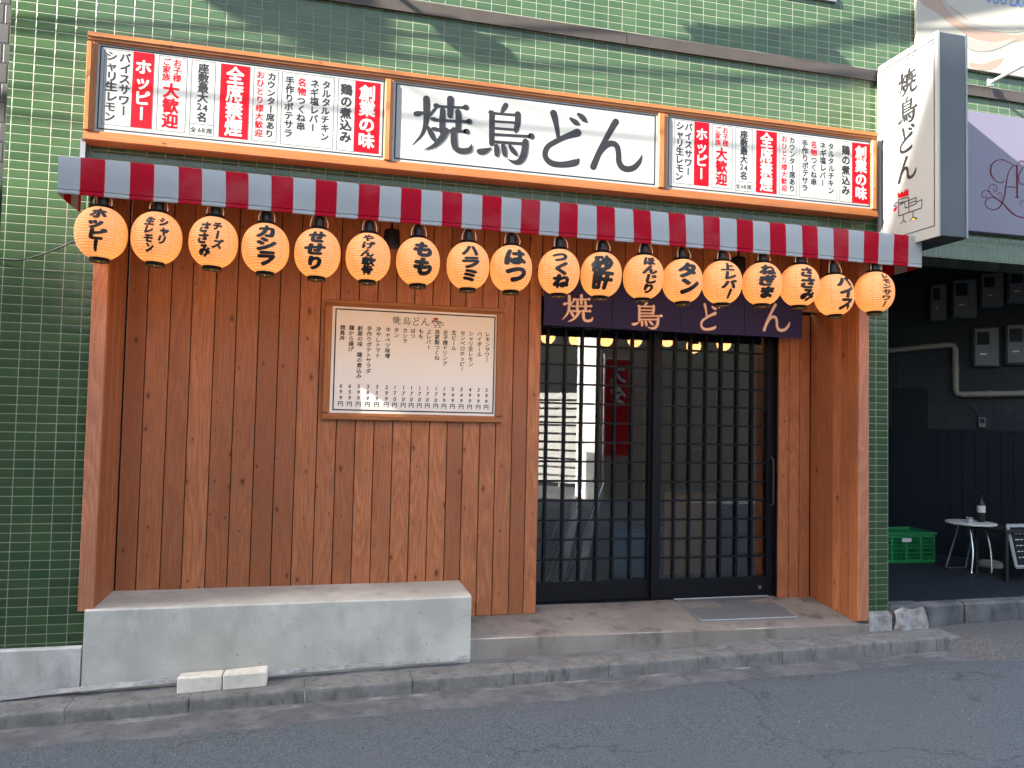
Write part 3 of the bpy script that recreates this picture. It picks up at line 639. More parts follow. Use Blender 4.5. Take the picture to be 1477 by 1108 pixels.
# ================================================================== bench, blocks, plate
mb = MB(); N_ = 24; xs = [-1.222+(0.935+1.222)*i/N_ for i in range(N_+1)]
pr = [(-.048, .0), (-.046, .489), (-.038, .497), (.0, .499), (.2, .500), (.398, .501)]
vs = [(x, y+.0015*math.sin(x*5+z*7), z+.001*math.sin(x*9)) for x in xs for y, z in pr]; m = len(pr)
mb.add(vs, [[i*m+j, (i+1)*m+j, (i+1)*m+j+1, i*m+j+1] for i in range(N_) for j in range(m-1)]+[list(range(m)), list(range(N_*m, N_*m+m))])
tag(mb.build('concrete_bench', M['bench'], smooth=True, angle=30), 'long low bench of smooth grey concrete under the plank wall', 'bench')
for x0, x1, dz, lab in ((-.716, -.486, 0, 'cream stone block by the bench, the one farther from the doors'), (-.480, -.248, .004, 'cream stone block by the bench, the one nearer the doors')):
    mb = MB(); z = lambda x: zk(x)-.002
    t = MB().box(x0, x1, -.168, -.062, 0, .1, .006)
    sgn = 1 if dz else -1
    t.v = [(x, y+.004*math.sin(x*40)*(v > .05)+(x-x0)*.03, v*.86+z(x)+.004*math.sin(x*23+y*50)*(v > .05)) for x, y, v in t.v]; mb.add(t.v, t.f)
    tag(mb.build('stone_block', M['white_stone']), lab, 'block', 'cream blocks set on the kerb')
t = thing('floor_plate', 'worn grey metal plate lying before the right sliding door', 'plate', (2.97, .38, .25))
mb = MB(); q = [(2.60, .585), (3.385, .585), (3.32, .115), (2.575, .115)]
mb.add([(x, y, landing_z(x, y)+.006) for x, y in q]+[(x, y, landing_z(x, y)-.01) for x, y in q], [[0, 1, 2, 3], [4, 5, 6, 7], [0, 1, 5, 4], [1, 2, 6, 5], [2, 3, 7, 6], [3, 0, 4, 7]]); mb.build('plate_sheet', M['plate'], t)
mb = MB()
for a, b in zip(q, q[1:]+q[:1]):
    ax, ay = a; bx, by = b; mb.tube([(ax, ay, landing_z(ax, ay)+.007), (bx, by, landing_z(bx, by)+.007)], .006, 6)
mb.build('raised_rim', M['plate_edge'], t)
# ================================================================== fascia sign
SG = thing('shop_fascia_sign', 'long wooden framed shop sign with three white panels of black and red lettering', 'sign', (1.24, 0, 3.09))
mb = MB()
def rail(mb, z0, z1, x0, x1, up):
    mb.r = rnd.random(); w_ = z1-z0
    pr = [(-.004, z0), (-.106, z0), (-.112, z0+.004), (-.112, z0+w_*.45), (-.105, z0+w_*.5), (-.105, z0+w_*.72), (-.096, z0+w_*.78), (-.096, z1), (-.004, z1)] if up else [(-.004, z1), (-.106, z1), (-.112, z1-.004), (-.112, z1-w_*.45), (-.105, z1-w_*.5), (-.105, z1-w_*.72), (-.096, z1-w_*.78), (-.096, z0), (-.004, z0)]
    mb.prism(pr, 'x', x0, x1)
rail(mb, 3.085, 3.143, -1.322, 3.808, True); mb.build('frame_rail', M['sign_wood'], SG); mb = MB(); rail(mb, 3.638, 3.696, -1.322, 3.808, False); mb.build('frame_rail', M['sign_wood'], SG)
for x0, x1 in ((-1.322, -1.272), (.3205, .368), (2.1125, 2.176), (3.762, 3.808)):
    mb = MB(); mb.r = rnd.random(); w_ = x1-x0
    mb.prism([(x0, -.004), (x0, -.108), (x0+.003, -.1125), (x0+w_*.45, -.1125), (x0+w_*.5, -.106), (x1-w_*.25, -.106), (x1-w_*.2, -.0985), (x1, -.0985), (x1, -.004)] if x0 < 0 else [(x0, -.004), (x0, -.106), (x0+.003, -.1105), (x0+w_*.6, -.1105), (x0+w_*.64, -.102), (x1, -.102), (x1, -.004)], 'z', 3.1435, 3.6375)
    mb.build('frame_stile', M['sign_wood_v'], SG)
mp = front(-.0905)
def wcol(o, ink, *a, **k):
    t = MB(); column(t, *a, **k); t.build('lettering', M[ink], o)
def info_panel(x0, x1, dx):
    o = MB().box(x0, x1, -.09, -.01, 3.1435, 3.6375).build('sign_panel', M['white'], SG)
    k = MB(); outline(k, x0+.011, x1-.006, 3.157, 3.63, .0075, mp); k.build('border', M['black'], o)
    g = MB()
    for a, b, c, d_ in ((-1.238, -1.088, 3.186, 3.617), (-.957, -.804, 3.184, 3.617), (-.782, -.652, 3.178, 3.615), (-.443, -.305, 3.182, 3.614), (-.284, .018, 3.178, 3.612), (.039, .29, 3.176, 3.612)): outline(g, a+dx, b+dx, c, d_, .0022, mp)
    line(g, -.78+dx, 3.244, -.654+dx, 3.244, .0022, mp); g.build('cell_lines', M['grey_line'], o)
    for a, b, c, d_ in ((-1.089, -.981, 3.187, 3.620), (-.624, -.464, 3.182, 3.614), (.139, .288, 3.178, 3.611)):
        r = MB(); rect(r, a+dx, b+dx, c, d_, mp, .0006); r.build('red_band', M['red'], o)
    wcol(o, 'black', 'シャリ生レモン', -1.197+dx, 3.607, 3.205, .060, mp, .034, .05); wcol(o, 'black', 'バイスサワー', -1.130+dx, 3.607, 3.245, .060, mp, .034, .05)
    wcol(o, 'black', '座敷最大', -.717+dx, 3.600, 3.372, .060, mp, .034); 
    t = MB(); put(t, '2', -.734+dx, 3.346, .056, .056, mp, .02); put(t, '4', -.702+dx, 3.340, .056, .056, mp, .02); put(t, '名', -.717+dx, 3.287, .056, .060, mp, .034); t.build('lettering', M['black'], o)
    t = MB()
    for ch, u in (('全', -.760), ('6', -.727), ('8', -.707), ('席', -.675)): put(t, ch, u+dx, 3.210, .034, .034, mp, .014)
    t.build('lettering', M['black'], o)
    wcol(o, 'black', 'カウンター席あり', -.343+dx, 3.597, 3.208, .049, mp, .03, .04)
    wcol(o, 'black', 'タルタルチキン', -.031+dx, 3.588, 3.222, .053, mp, .03, .05); wcol(o, 'black', 'ネギ塩レバー', -.098+dx, 3.588, 3.270, .053, mp, .03, .05)
    wcol(o, 'black', 'つくね串', -.170+dx, 3.476, 3.270, .053, mp, .03, .05); wcol(o, 'black', '手作りポテサラ', -.240+dx, 3.588, 3.222, .053, mp, .03, .05)
    wcol(o, 'black', '鶏の煮込み', .088+dx, 3.585, 3.225, .070, mp, .038, .03)
    wcol(o, 'red', 'お子様', -.858+dx, 3.606, 3.474, .046, mp, .022); wcol(o, 'red', 'ご家族', -.914+dx, 3.606, 3.474, .046, mp, .022)
    wcol(o, 'red', '大歓迎', -.886+dx, 3.464, 3.202, .088, mp, .04)
    wcol(o, 'red', 'おひとり様大歓迎', -.405+dx, 3.600, 3.205, .047, mp, .022); wcol(o, 'red', '名物', -.170+dx, 3.588, 3.478, .052, mp, .028)
    m2 = front(-.0915)
    wcol(o, 'white_ink', 'ホッピー', -1.035+dx, 3.582, 3.225, .088, m2, .038); wcol(o, 'white_ink', '全席禁煙', -.544+dx, 3.602, 3.194, .098, m2, .036, stretch=True); wcol(o, 'white_ink', '創業の味', .2135+dx, 3.592, 3.204, .098, m2, .038)
info_panel(-1.2715, .320, 0.); info_panel(2.1765, 3.7615, 3.468)
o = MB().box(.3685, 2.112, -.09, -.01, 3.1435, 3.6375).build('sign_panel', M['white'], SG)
k = MB(); outline(k, .381, 2.098, 3.157, 3.628, .009, mp); k.build('border', M['black'], o)
t = MB()
for key, cx, cz in (('yaki', .677, 3.401), ('tori', 1.076, 3.393), ('do', 1.477, 3.400), ('n', 1.833, 3.395)): brush(t, key, cx, cz, 1, 1, mp)
t.build('lettering', M['black'], o)
# ================================================================== awning
AW = thing('striped_awning', 'long red and white striped fabric awning above the paper lanterns', 'awning', (1.28, 0, 2.7))
zt = lambda x: 2.895-.0013*(x+1.34); zb_ = lambda x: 2.699-.0045*(x+1.34)
mb = MB(); xs = [-1.345+(3.915+1.345)*i/220 for i in range(221)]
def prof(x):
    a, b = zt(x), zb_(x); wv = .0022*math.sin(x*2.1)+.0016*math.sin(x*5.3+1)
    return [(-.012, a+.085), (-.2, a+.045+.002*math.sin(x*3)), (-.385, a+.004), (-.396, a), (-.401, a-.010), (-.402+wv, (a+b)/2), (-.403+wv*1.5, b+.026), (-.399+wv*1.5, b+.022), (-.402+wv*1.5, b+.016), (-.402+wv*1.5, b+.004), (-.398+wv*1.5, b), (-.394+wv*1.5, b+.004), (-.396+wv*1.5, (a+b)/2), (-.394, a-.012), (-.2, a+.040), (-.012, a+.080)]
vs = [(x, y, z) for x in xs for y, z in prof(x)]; m = 16
mb.add(vs, [[i*m+j, (i+1)*m+j, (i+1)*m+(j+1) % m, i*m+(j+1) % m] for i in range(220) for j in range(m)])
mb.build('canopy', M['canvas'], AW, True, 40)
for x in (-1.345, 3.915):
    mb = MB(); a, b = zt(x), zb_(x); mb.prism([(-.400, b), (-.401, a-.005), (-.385, a+.002), (-.012, a+.08), (-.012, b+.0), (-.2, b-.004)], 'x', x-.0015, x+.0015); mb.build('side_flap', M['canvas'], AW)
mb = MB(); mb.tube([(-1.33, -.36, 2.775), (3.90, -.36, 2.768)], .013); mb.tube([(-1.33, -.30, 2.79), (3.90, -.30, 2.785)], .009)
for x in (-1.1, .3, 1.7, 3.2): mb.tube([(x, -.36, 2.775), (x, -.01, 2.80)], .011)
mb.build('support_bar', M['galv'], AW, True)
mb = MB(); mb.tube([(-1.3+i*.1, -.352+.004*math.sin(i), 2.752+.006*math.sin(i*1.7)) for i in range(52)], .006, 6); mb.build('light_string', M['rubber'], AW, True)
for x in (-.30, 2.02): 
    mb = MB(); mb.lathe([(.02, .06), (.045, .05), (.05, 0), (.05, -.05), (.04, -.055)], (x+.68, -.12, 2.66)); mb.tube([(x+.68, -.12, 2.70), (x+.68, -.12, 2.79)], .008); mb.build('spot_lamp', M['rubber'], AW, True)
br = MB(); br.box(-1.35, -1.324, -.05, -.001, 2.9, 3.10); br.box(-1.35, -1.324, -.055, -.001, 3.10, 3.104)
tag(br.build('bracket_plate', M['alu']), 'short pale metal bracket standing between awning and fascia sign', 'bracket')
# ================================================================== lanterns
LN = [(-1.145, 2.517), (-.876, 2.513), (-.592, 2.512), (-.323, 2.498), (-.046, 2.491), (.232, 2.488), (.515, 2.484), (.807, 2.48), (1.066, 2.481), (1.363, 2.481), (1.633, 2.482), (1.911, 2.487), (2.174, 2.478), (2.448, 2.487), (2.735, 2.496), (3.009, 2.504), (3.27, 2.456), (3.581, 2.493)]
LT = [(['ホッピー'], .04), (['シャリ', '生レモン'], .15), (['チーズ', 'ささみ'], .0), (['カシラ'], .05), (['せせり'], -.06), (['やげん軟骨'], -.06), (['もも'], .2), (['ハラミ'], -.03), (['はつ'], -.02), (['つくね'], -.2), (['砂肝'], -.32), (['ぼんじり'], -.05), (['タン'], -.13), (['上レバー'], -.1), (['ねぎま'], -.26), (['ささみ'], -.16), (['バイス'], .02), (['レモンサワー'], .0)]
LL = ['paper lantern in front of the left wooden post, farthest from the doors', 'paper lantern lettered シャリ生レモン in two columns', 'paper lantern lettered チーズささみ in two columns', 'paper lantern lettered カシラ in three black kana', 'paper lantern lettered せせり in three black kana', 'paper lantern lettered やげん軟骨 in one crowded column', 'paper lantern lettered もも, two large black kana', 'paper lantern lettered ハラミ, above the menu board corner', 'paper lantern lettered はつ, touching the lantern marked ハラミ', 'paper lantern lettered つくね, at the left end of the door curtain', 'paper lantern lettered 砂肝, two large black kanji', 'paper lantern lettered ぼんじり in four black kana', 'paper lantern lettered タン, two large black kana', 'paper lantern lettered 上レバー over the door curtain', 'paper lantern lettered ねぎま over the end of the door curtain', 'paper lantern lettered ささみ in one column, beside the door curtain end', 'paper lantern hanging lower than the rest, lettered バイス', 'paper lantern in front of the right wooden post, nearest the box sign']
def lr(z): return .1255*math.sqrt(max(0., 1-(abs(z)/.141)**2.25))
def lantern_meshes():
    t = thing('paper_lantern', '', '', (0, 0, 0))
    mb = MB(); NR = 25; prof = []
    for i in range(NR*2+1):
        z = -.131+.262*i/(NR*2); prof.append((lr(z)-(.0007 if i % 2 else 0), z))
    mb.lathe(prof, seg=40, cap=False); mb.local('paper_shade', M['paper'], t, True, 60)
    mb = MB(); mb.lathe([(.041, .004), (.048, .004), (.0485, -.018), (.044, -.019), (.042, -.002), (.041, .004)], (0, 0, -.133), 24, False)
    mb.tube([(-.043, 0, -.147), (.043, 0, -.147)], .003, 6); mb.tube([(0, -.043, -.148), (0, .043, -.148)], .003, 6); mb.local('bottom_ring', M['ring'], t)
    mb = MB(); mb.lathe([(.040, -.004), (.0475, -.003), (.0475, .014), (.041, .015), (.040, -.004)], (0, 0, .133), 24, False); mb.tube([(-.044, 0, .142), (.044, 0, .142)], .003, 6); mb.local('top_ring', M['ring'], t)
    mb = MB(); mb.lathe([(.012, .14), (.024, .145), (.026, .19), (.018, .21), (.008, .215), (.007, .26)], (0, .0, 0), 14); mb.local('socket', M['rubber'], t, True)
    mb = MB(); mb.lathe([(.006, .13), (.022, .10), (.03, .06), (.022, .03), (.004, .02)], (0, 0, 0), 12); mb.local('bulb', M['bulb'], t, True)
    return t
LP = lantern_meshes(); L_CH = list(LP.children)
for i, ((x, z), (txt, phi), lab) in enumerate(zip(LN, LT, LL)):
    if i == 0: t = LP; t.location = (x, -.35, z); chs = L_CH
    else:
        t = LP.copy(); COL.objects.link(t); t.location = (x, -.35, z)
        for c in L_CH:
            c2 = c.copy(); COL.objects.link(c2); c2.parent = t
    tag(t, lab, 'paper lantern', 'paper lanterns hung along the awning'); t.rotation_euler = (rnd.uniform(-.03, .03), rnd.uniform(-.035, .035), 0)
    mp_ = lambda u, v, d: ((lr(v)+.0022)*math.sin(phi+u/.118), -(lr(v)+.0022)*math.cos(phi+u/.118), v)
    k = MB(); L = max(len(s) for s in txt); bold = .075 if L < 5 else .058
    if len(txt) == 2:
        for j, s in enumerate(txt):
            n_ = len(s); wd = .074 if j == 0 else .058; tp = .093 if j == 0 else .088; bt = -.052 if j == 0 else -.095
            column(k, s, .034-.066*j, tp, bt, wd*1.12, mp_, .07, .07, .18, fine=True)
    else:
        s = txt[0]; n_ = len(s); hh = {2: .098, 3: .108, 4: .112, 5: .113, 6: .113}[n_]; wd = {2: .124, 3: .104, 4: .088, 5: .074, 6: .066}[n_]
        column(k, s, 0, hh, -hh, wd, mp_, bold, .07, .16, fine=True, stretch=True)
    k.local('lettering', M['black'], t)
    pl = bpy.data.lights.new('lantern_bulb_light', 'POINT'); pl.energy = .29; pl.color = (1, .5, .16); pl.shadow_soft_size = .065
    po = bpy.data.objects.new('lantern_bulb_light', pl); COL.objects.link(po); po.parent = t; po.location = (0, 0, -.17)
    k = MB(); s1, s2 = rnd.uniform(-.3, .3), rnd.uniform(-.01, .01)
    for sg in (-1, 1):
        kx = sg*(.036+rnd.uniform(-.004, .004)); pth = [(kx, -.012, .145), (kx*1.2, -.022, .150), (kx*1.12, -.02, .18), (kx*.6+s2, -.012, .235), (kx*.4, 0, .262)]
        k.tube([tuple(q) for q in catmull(pth, 4)], .0030, 6)
    k.local('hanging_cord', M['wire'], t, True)
# ================================================================== door curtain
NO = thing('door_curtain', 'dark indigo cloth door curtain with four cream brush characters', 'curtain', (2.5, .35, 2.25))
wave = lambda x, z: .354+.007*math.sin(x*9.5)*(2.62-z)/.36+.004*math.sin(x*23+1)*(2.62-z)/.36
mpn = lambda u, v, d: (u, wave(u, v)-.004-d, v)
cuts = [1.478, 1.985, 2.512, 3.030, 3.523]
for i in range(4):
    a, b = cuts[i]+.002, cuts[i+1]-.002; xs = [a+(b-a)*j/24 for j in range(25)]; zs = [2.247+(2.60-2.247)*j/10 for j in range(11)]
    mb = MB(); v0 = [(x, wave(x, z)-.0015, z) for x in xs for z in zs]; v1 = [(x, wave(x, z)+.0015, z) for x in xs for z in zs]; n = 11
    g = [[p*n+q, (p+1)*n+q, (p+1)*n+q+1, p*n+q+1] for p in range(24) for q in range(10)]
    mb.add(v0, g); mb.add(v1, [f[::-1] for f in g]); pnl = mb.build('cloth_panel', M['noren'], NO, True)
    key, cx, cz, sx, sy, up = (('yaki', 1.723, 2.374, .59, .56, 1), ('tori', 2.249, 2.356, .64, .52, 1), ('do', 2.75, 2.372, .53, .55, 1), ('n', 3.297, 2.392, .655, .62, 1))[i]
    e = MB(); brush(e, key, cx, cz, sx, sy, mpn, .62, .0105); e.build('lettering_outline', M['noren_edge'], pnl)
    e = MB(); brush(e, key, cx, cz, sx, sy, mpn, .62, .003, .004); e.build('lettering', M['noren_ink'], pnl)
mb = MB(); mb.tube([(1.44, .353, 2.605), (3.56, .353, 2.605)], .011); mb.build('curtain_rod', M['rubber'], NO, True)
# ================================================================== menu board
ME = thing('menu_board', 'wood framed white menu board of handwritten columns on the plank wall', 'menu board', (.6, .4, 1.565))
mb = MB(); mb.r = .5
def mrail(z0, z1, out): 
    w_ = z1-z0; P = [(.399, z0), (.366, z0), (.362, z0+.004), (.362, z0+w_*.55), (.370, z0+w_*.62), (.376, z1), (.399, z1)] if out else [(.399, z1), (.366, z1), (.362, z1-.004), (.362, z1-w_*.55), (.370, z1-w_*.62), (.376, z0), (.399, z0)]
    mb.r = rnd.random(); mb.prism(P, 'x', .008, 1.197)
mrail(1.565, 1.608, True); mb.build('frame_rail', M['sign_wood'], ME); mb = MB(); mrail(2.304, 2.346, False); mb.build('frame_rail', M['sign_wood'], ME)
mb = MB(); mb.r = .3; mb.box(.008, .052, .361, .399, 1.6085, 2.3035, .003); mb.build('frame_stile', M['sign_wood_v'], ME); mb = MB(); mb.r = .7; mb.box(1.153, 1.197, .361, .399, 1.6085, 2.3035, .003); mb.build('frame_stile', M['sign_wood_v'], ME)
o = MB().box(.0525, 1.1525, .379, .398, 1.6085, 2.3035).build('menu_panel', M['menu_white'], ME); mpm = front(.3785)
k = MB(); outline(k, .071, 1.142, 1.624, 2.290, .0085, mpm); k.build('border', M['black'], o)
items = [('焼鳥丼', '699'), ('鶏から揚げ', '659'), ('創業の味 鶏の煮込み', '599'), ('手作りポテトサラダ', '389'), ('冷やしトマト', '359'), ('キャベツ味噌', '299'), ('タン', '170'), ('カシラ', '170'), ('はつ', '170'), ('もも', '170'), ('上レバー', '170'), ('自家製つくね', '170'), ('お子様ドリンク', '199'), ('生ビール', '549'), ('センベロホッピー', '549'), ('シャリ生レモン', '499'), ('ハイボール', '399'), ('レモンサワー', '399')]
cx_ = [.12, .177, .234, .293, .352, .415, .470, .527, .580, .634, .687, .744, .799, .857, .917, .975, .1034*10, 1.089]
for (s, pz), u in zip(items, cx_):
    p_ = .0349; t = MB()
    for i, ch in enumerate(s):
        if ch != ' ': put(t, ch, u+rnd.uniform(-.001, .001), 2.176-p_*(i+.5)+.008, .035, .035, mpm, .026, .08)
    for i, ch in enumerate(pz+'円'): put(t, ch, u+.001, 1.784-.0385*i, .037, .036, mpm, .024, .12 if i < 3 else 0)
    t.build('menu_line', M['black'], o)
t = MB()
for key, u in (('yaki', .468), ('tori', .536), ('do', .601), ('n', .664)): brush(t, key, u, 2.231, .155, .155, mpm, .75)
CH_ = {'comb':[(-235,3192),(-230,3237),(-255,3216),(-267,3230),(-289,3217),(-310,3236),(-320,3219),(-334,3232),(-336,3182)],
'head':[(-238,3181),(-334,3172),(-338,3065),(-243,3064),(-238,3181)],'body':[(-334,3147),(-403,3151),(-405,3107),(-305,3104),(-296,3151),(-334,3147)],
'tail':[(-405,3117),(-456,3122),(-453,3066),(-338,3065)],'wing':[(-334,3126),(-403,3128)],'leg1':[(-283,3061),(-289,3021),(-260,3006)],'leg1b':[(-289,3021),(-312,3003)],
'leg2':[(-374,3059),(-375,3024)],'foot2':[(-348,3006),(-375,3024),(-410,3005),(-398,3004)],'eye1':[(-251,3149),(-255,3158),(-267,3155),(-269,3144),(-257,3140),(-251,3149)],
'eye2':[(-272,3149),(-282,3158),(-286,3146),(-274,3139)],'beak':[(-233,3164),(-209,3163),(-194,3146),(-218,3143)],'wattle':[(-228,3140),(-194,3128),(-189,3107),(-216,3109),(-225,3126)]}
def bird(mp_, cu, cv, s, wd, lines, fill, foot):
    T = lambda p: (cu+(-p[0]/1000-.325)*s, cv+(p[1]/1000-3.118)*s)
    for key, pts in CH_.items():
        q = [T(p) for p in pts]
        if key in ('comb', 'wattle'): fill.add([mp_(a, b, .0004) for a, b in q], [list(range(len(q)))])
        elif key == 'foot2' and foot is not None: foot.add([mp_(a, b, .0004) for a, b in q[:3]], [[0, 1, 2]])
        if key not in ('comb', 'wattle'):
            for a, b in zip(q[:-1], q[1:]): stroke(lines, [(*a, wd), (*b, wd)], mp_, .0008, 2)
bl, bf = MB(), MB(); bird(mpm, .742, 2.228, .30, .0035, bl, bf, None)
t.build('lettering', M['black'], o); bl.build('rooster_outline', M['black'], o); bf.build('rooster_comb', M['red'], o)
# ================================================================== projecting box sign
BX = thing('projecting_sign', 'white box sign jutting out from the facade with vertical brush characters and a rooster', 'sign', (3.97, -.05, 2.84))
mb = MB(); mb.box(3.874, 4.084, -.600, -.045, 2.846, 4.206, .004); mb.build('sign_box', M['sign_side'], BX)
fm = lambda u, v, d: (3.8685-d, -u, v)      # u runs towards the street
o = MB().box(3.870, 3.8735, -.575, -.062, 2.892, 4.170).build('sign_face', M['white'], BX)
mb = MB(); 
for y0, y1, z0, z1 in ((-.604, -.576, 2.842, 4.210), (-.061, -.041, 2.842, 4.210), (-.5755, -.0615, 2.842, 2.8915), (-.5755, -.0615, 4.1705, 4.210)): mb.box(3.862, 3.8765, y0, y1, z0, z1)
mb.build('face_trim', M['white'], BX)
mb = MB()
for y0, y1, z0, z1 in ((-.604, -.576, 2.842, 4.210), (-.061, -.041, 2.842, 4.210), (-.5755, -.0615, 2.842, 2.8915), (-.5755, -.0615, 4.1705, 4.210)): mb.box(4.082, 4.096, y0, y1, z0, z1)
mb.build('rear_trim', M['alu'], BX)
MB().box(3.90, 4.06, -.044, -.0005, 2.95, 4.1).build('wall_mount', M['galv'], BX)
k = MB(); outline(k, .082, .566, 2.915, 4.152, .0075, fm); k.build('border', M['grey_line'], o)
t = MB()
for key, v in (('yaki', 3.978), ('tori', 3.785), ('do', 3.585), ('n', 3.378)): brush(t, key, .324, v, .47, .49, fm, .85, .006)
t.build('lettering', M['black'], o)
bl, bf, ft = MB(), MB(), MB(); bird(fm, .325, 3.118, 1., .007, bl, bf, ft); bl.build('rooster_outline', M['grey_line'], o); bf.build('rooster_comb', M['red'], o); ft.build('rooster_foot', M['yellow'], o)
# ================================================================== neighbour's signs
t = thing('lavender_shop_sign', 'pale lavender sign board with a crimson flourished letter A', 'sign', (5.2, 0, 3.06))
o = MB().box(4.22, 6.9, -.058, -.002, 3.066, 3.978, .004).build('sign_board', M['lilac'], t)
AM = {'stem':[(5080,3604,6),(5047,3591,7),(5008,3536,9),(4986,3448,12),(4971,3360,13),(4946,3300,13),(4911,3258,10),(4850,3242,7),(4802,3266,9),(4795,3304,9),(4832,3332,7),(4888,3333,7),(4949,3305,12),(4996,3265,15),(5048,3230,13),(5100,3211,10),(5172,3212,9),(5260,3260,7)],
'swash':[(4965,3481,6),(4957,3464,7),(4927,3456,6),(4880,3473,10),(4845,3520,16),(4853,3583,12),(4900,3623,7),(4966,3634,7),(5023,3616,6),(5080,3600,4),(5128,3609,4)],
'thick':[(5088,3600,16),(5089,3481,19),(5089,3359,16)],'foot':[(5066,3357,6),(5108,3360,6)],'bar':[(4991,3432,6),(5074,3434,6)],
'c1':[(4935,3309,7),(4879,3340,7),(4832,3372,5),(4826,3409,5),(4856,3435,5),(4894,3427,5),(4898,3394,5),(4875,3383,4),(4863,3403,4)],
'c2':[(4842,3374,4),(4795,3383,5),(4763,3363,5),(4769,3332,5),(4799,3331,4),(4806,3353,4)],'c3':[(4903,3363,4),(4926,3380,4),(4947,3366,4),(4940,3337,4),(4921,3340,4)],
'r':[(5187,3625,8),(5157,3610,7),(5118,3555,7),(5102,3506,7),(5117,3468,6),(5156,3468,6),(5185,3500,6)],'r2':[(5104,3624,6),(5119,3641,6),(5154,3641,6),(5190,3620,6)],'r3':[(5120,3299,4),(5116,3326,4),(5154,3342,4),(5190,3325,5)]}
k = MB()
for i, s in enumerate(AM.values()): stroke(k, [(a/1000, b/1000, c/1000) for a, b, c in s], front(-.0585), i*.0003)
k.build('lettering', M['crimson'], o)
t = thing('cream_wall_banner', 'cream banner panel with pale peach swirls high on the facade', 'banner', (5.6, 0, 4.31))
o = MB().box(4.21, 7.4, -.03, -.003, 4.314, 6.2, .003).build('banner_sheet', M['cream'], t)
k = MB()
for i, s in enumerate(([(4200,4850,70),(4294,4788,98),(4414,4755,115),(4576,4676,131),(4760,4599,98),(5032,4603,65),(5197,4635,49),(5500,4800,30)], [(4697,4347,33),(4821,4346,49),(4915,4385,56),(4999,4437,7)], [(4330,4500,10),(4500,4420,30),(4640,4480,20)])): stroke(k, [(a/1000+.03*(a < 4250), b/1000, c/1000) for a, b, c in s], front(-.0305), i*.0004)
k.build('swirl', M['peach'], o)
k = MB()
for i, s in enumerate(([(4434,4830,33),(4515,4736,39),(4699,4660,39),(4990,4659,33),(5197,4698,26),(5400,4850,20)], [(4560,4560,50),(4720,4500,80),(4900,4520,60),(5100,4600,20)])): stroke(k, [(a/1000, b/1000, c/1000) for a, b, c in s], front(-.0305), .001+i*.0004)
k.build('swirl', M['peach2'], o)
k = MB()
for i, s in enumerate(([(4849,4895),(4858,4862),(4880,4880)], [(4908,4900),(4918,4864),(4950,4873),(4955,4910)], [(4976,4913),(4988,4871),(5024,4881),(5028,4920)], [(5066,4869),(5077,4911),(5103,4945)], [(5066,4869),(5120,4878),(5137,4929)], [(5141,4930),(5152,4877),(5184,4891),(5228,4952)])): stroke(k, [(a/1000, b/1000, .011) for a, b in s], front(-.0305), .002+i*.0003)
k.build('lettering', M['blue'], o)
t = thing('awning_arm', 'grey pipe arm reaching out from the wall ledge over the lavender sign', 'bracket', (4.852, -.04, 4.21))
mb = MB(); mb.tube([(4.852, -.04, 4.215), (4.853, -.1, 4.222), (4.856, -.5, 4.235), (4.86, -.9, 4.245)], .014, 10); mb.build('pipe', M['galv'], t, True)
mb = MB(); mb.box(4.825, 4.879, -.06, -.046, 4.19, 4.245, .003); mb.build('wall_flange', M['galv'], t)
# ================================================================== passage contents
def crate(name, x, y, z, w_, d_, h_, rz, lab):
    t = thing(name, lab, 'crate', (x, y, z), 'green plastic crates in the passage'); t.rotation_euler = (0, 0, rz)
    mb = MB(); th = .012
    def wall(ax, at, L):
        def bx(a0, a1, z0, z1, tk=th):
            lo, hi = (at, at+tk) if at < 0 else (at-tk, at)
            if ax == 'x': mb.box(a0, a1, lo, hi, z0, z1)
            else: mb.box(lo, hi, a0, a1, z0, z1)
        bx(-L, L, .001, .03); bx(-L, L, h_-.045, h_); bx(-L, L, h_*.5-.006, h_*.5+.006)
        n = 4
        for i in range(n+1): a = -L+2*L*i/n; bx(max(-L, a-.012), min(L, a+.012), .0305, h_-.0455)
        for i in range(n):
            a0 = -L+2*L*i/n+.0125; a1 = -L+2*L*(i+1)/n-.0125
            for j in range(5):
                zz = .04+(h_-.09)*(j+.5)/5
                bx(a0, a1, zz-.004, zz+.004, th*.6)
            for j in range(6):
                aa = a0+(a1-a0)*(j+.5)/6; bx(aa-.003, aa+.003, .031, h_-.046, th*.4)
    wall('x', -d_/2, w_/2); wall('x', d_/2, w_/2); wall('y', -w_/2, d_/2-.013); wall('y', w_/2, d_/2-.013)
    mb.box(-w_/2+.013, w_/2-.013, -d_/2+.013, d_/2-.013, .004, .012); mb.local('crate_shell', M['crate'], t)
    mb = MB(); 
    for sy in (-1, 1): mb.box(-w_/2-.012, w_/2+.012, sy*(d_/2+.0065)-.006, sy*(d_/2+.0065)+.006, h_-.016, h_+.006)
    for sx in (-1, 1): mb.box(sx*(w_/2+.0065)-.006, sx*(w_/2+.0065)+.006, -d_/2, d_/2, h_-.016, h_+.006)
    mb.local('rim', M['crate'], t)
    mb = MB(); mb.box(-.05, .05, -d_/2-.004, -d_/2-.0005, h_-.085, h_-.05); mb.local('grip', M['label'], t)
    mb = MB(); mb.box(-w_/2+.015, w_/2-.015, -d_/2+.015, d_/2-.015, h_-.03, h_-.012, .004); mb.local('folded_cloth', M['crate'], t)
crate('plastic_crate', 5.51, 1.73, .29, .62, .36, .285, -.06, 'green mesh plastic crate beside the folding table')
crate('plastic_crate', 5.27, 2.08, .29, .56, .30, .345, -.06, 'green plastic crate half hidden behind the nearer crate')
t = thing('folding_table', 'small round folding table with pale top and chrome tube legs', 'table', (5.80, 1.10, .29))
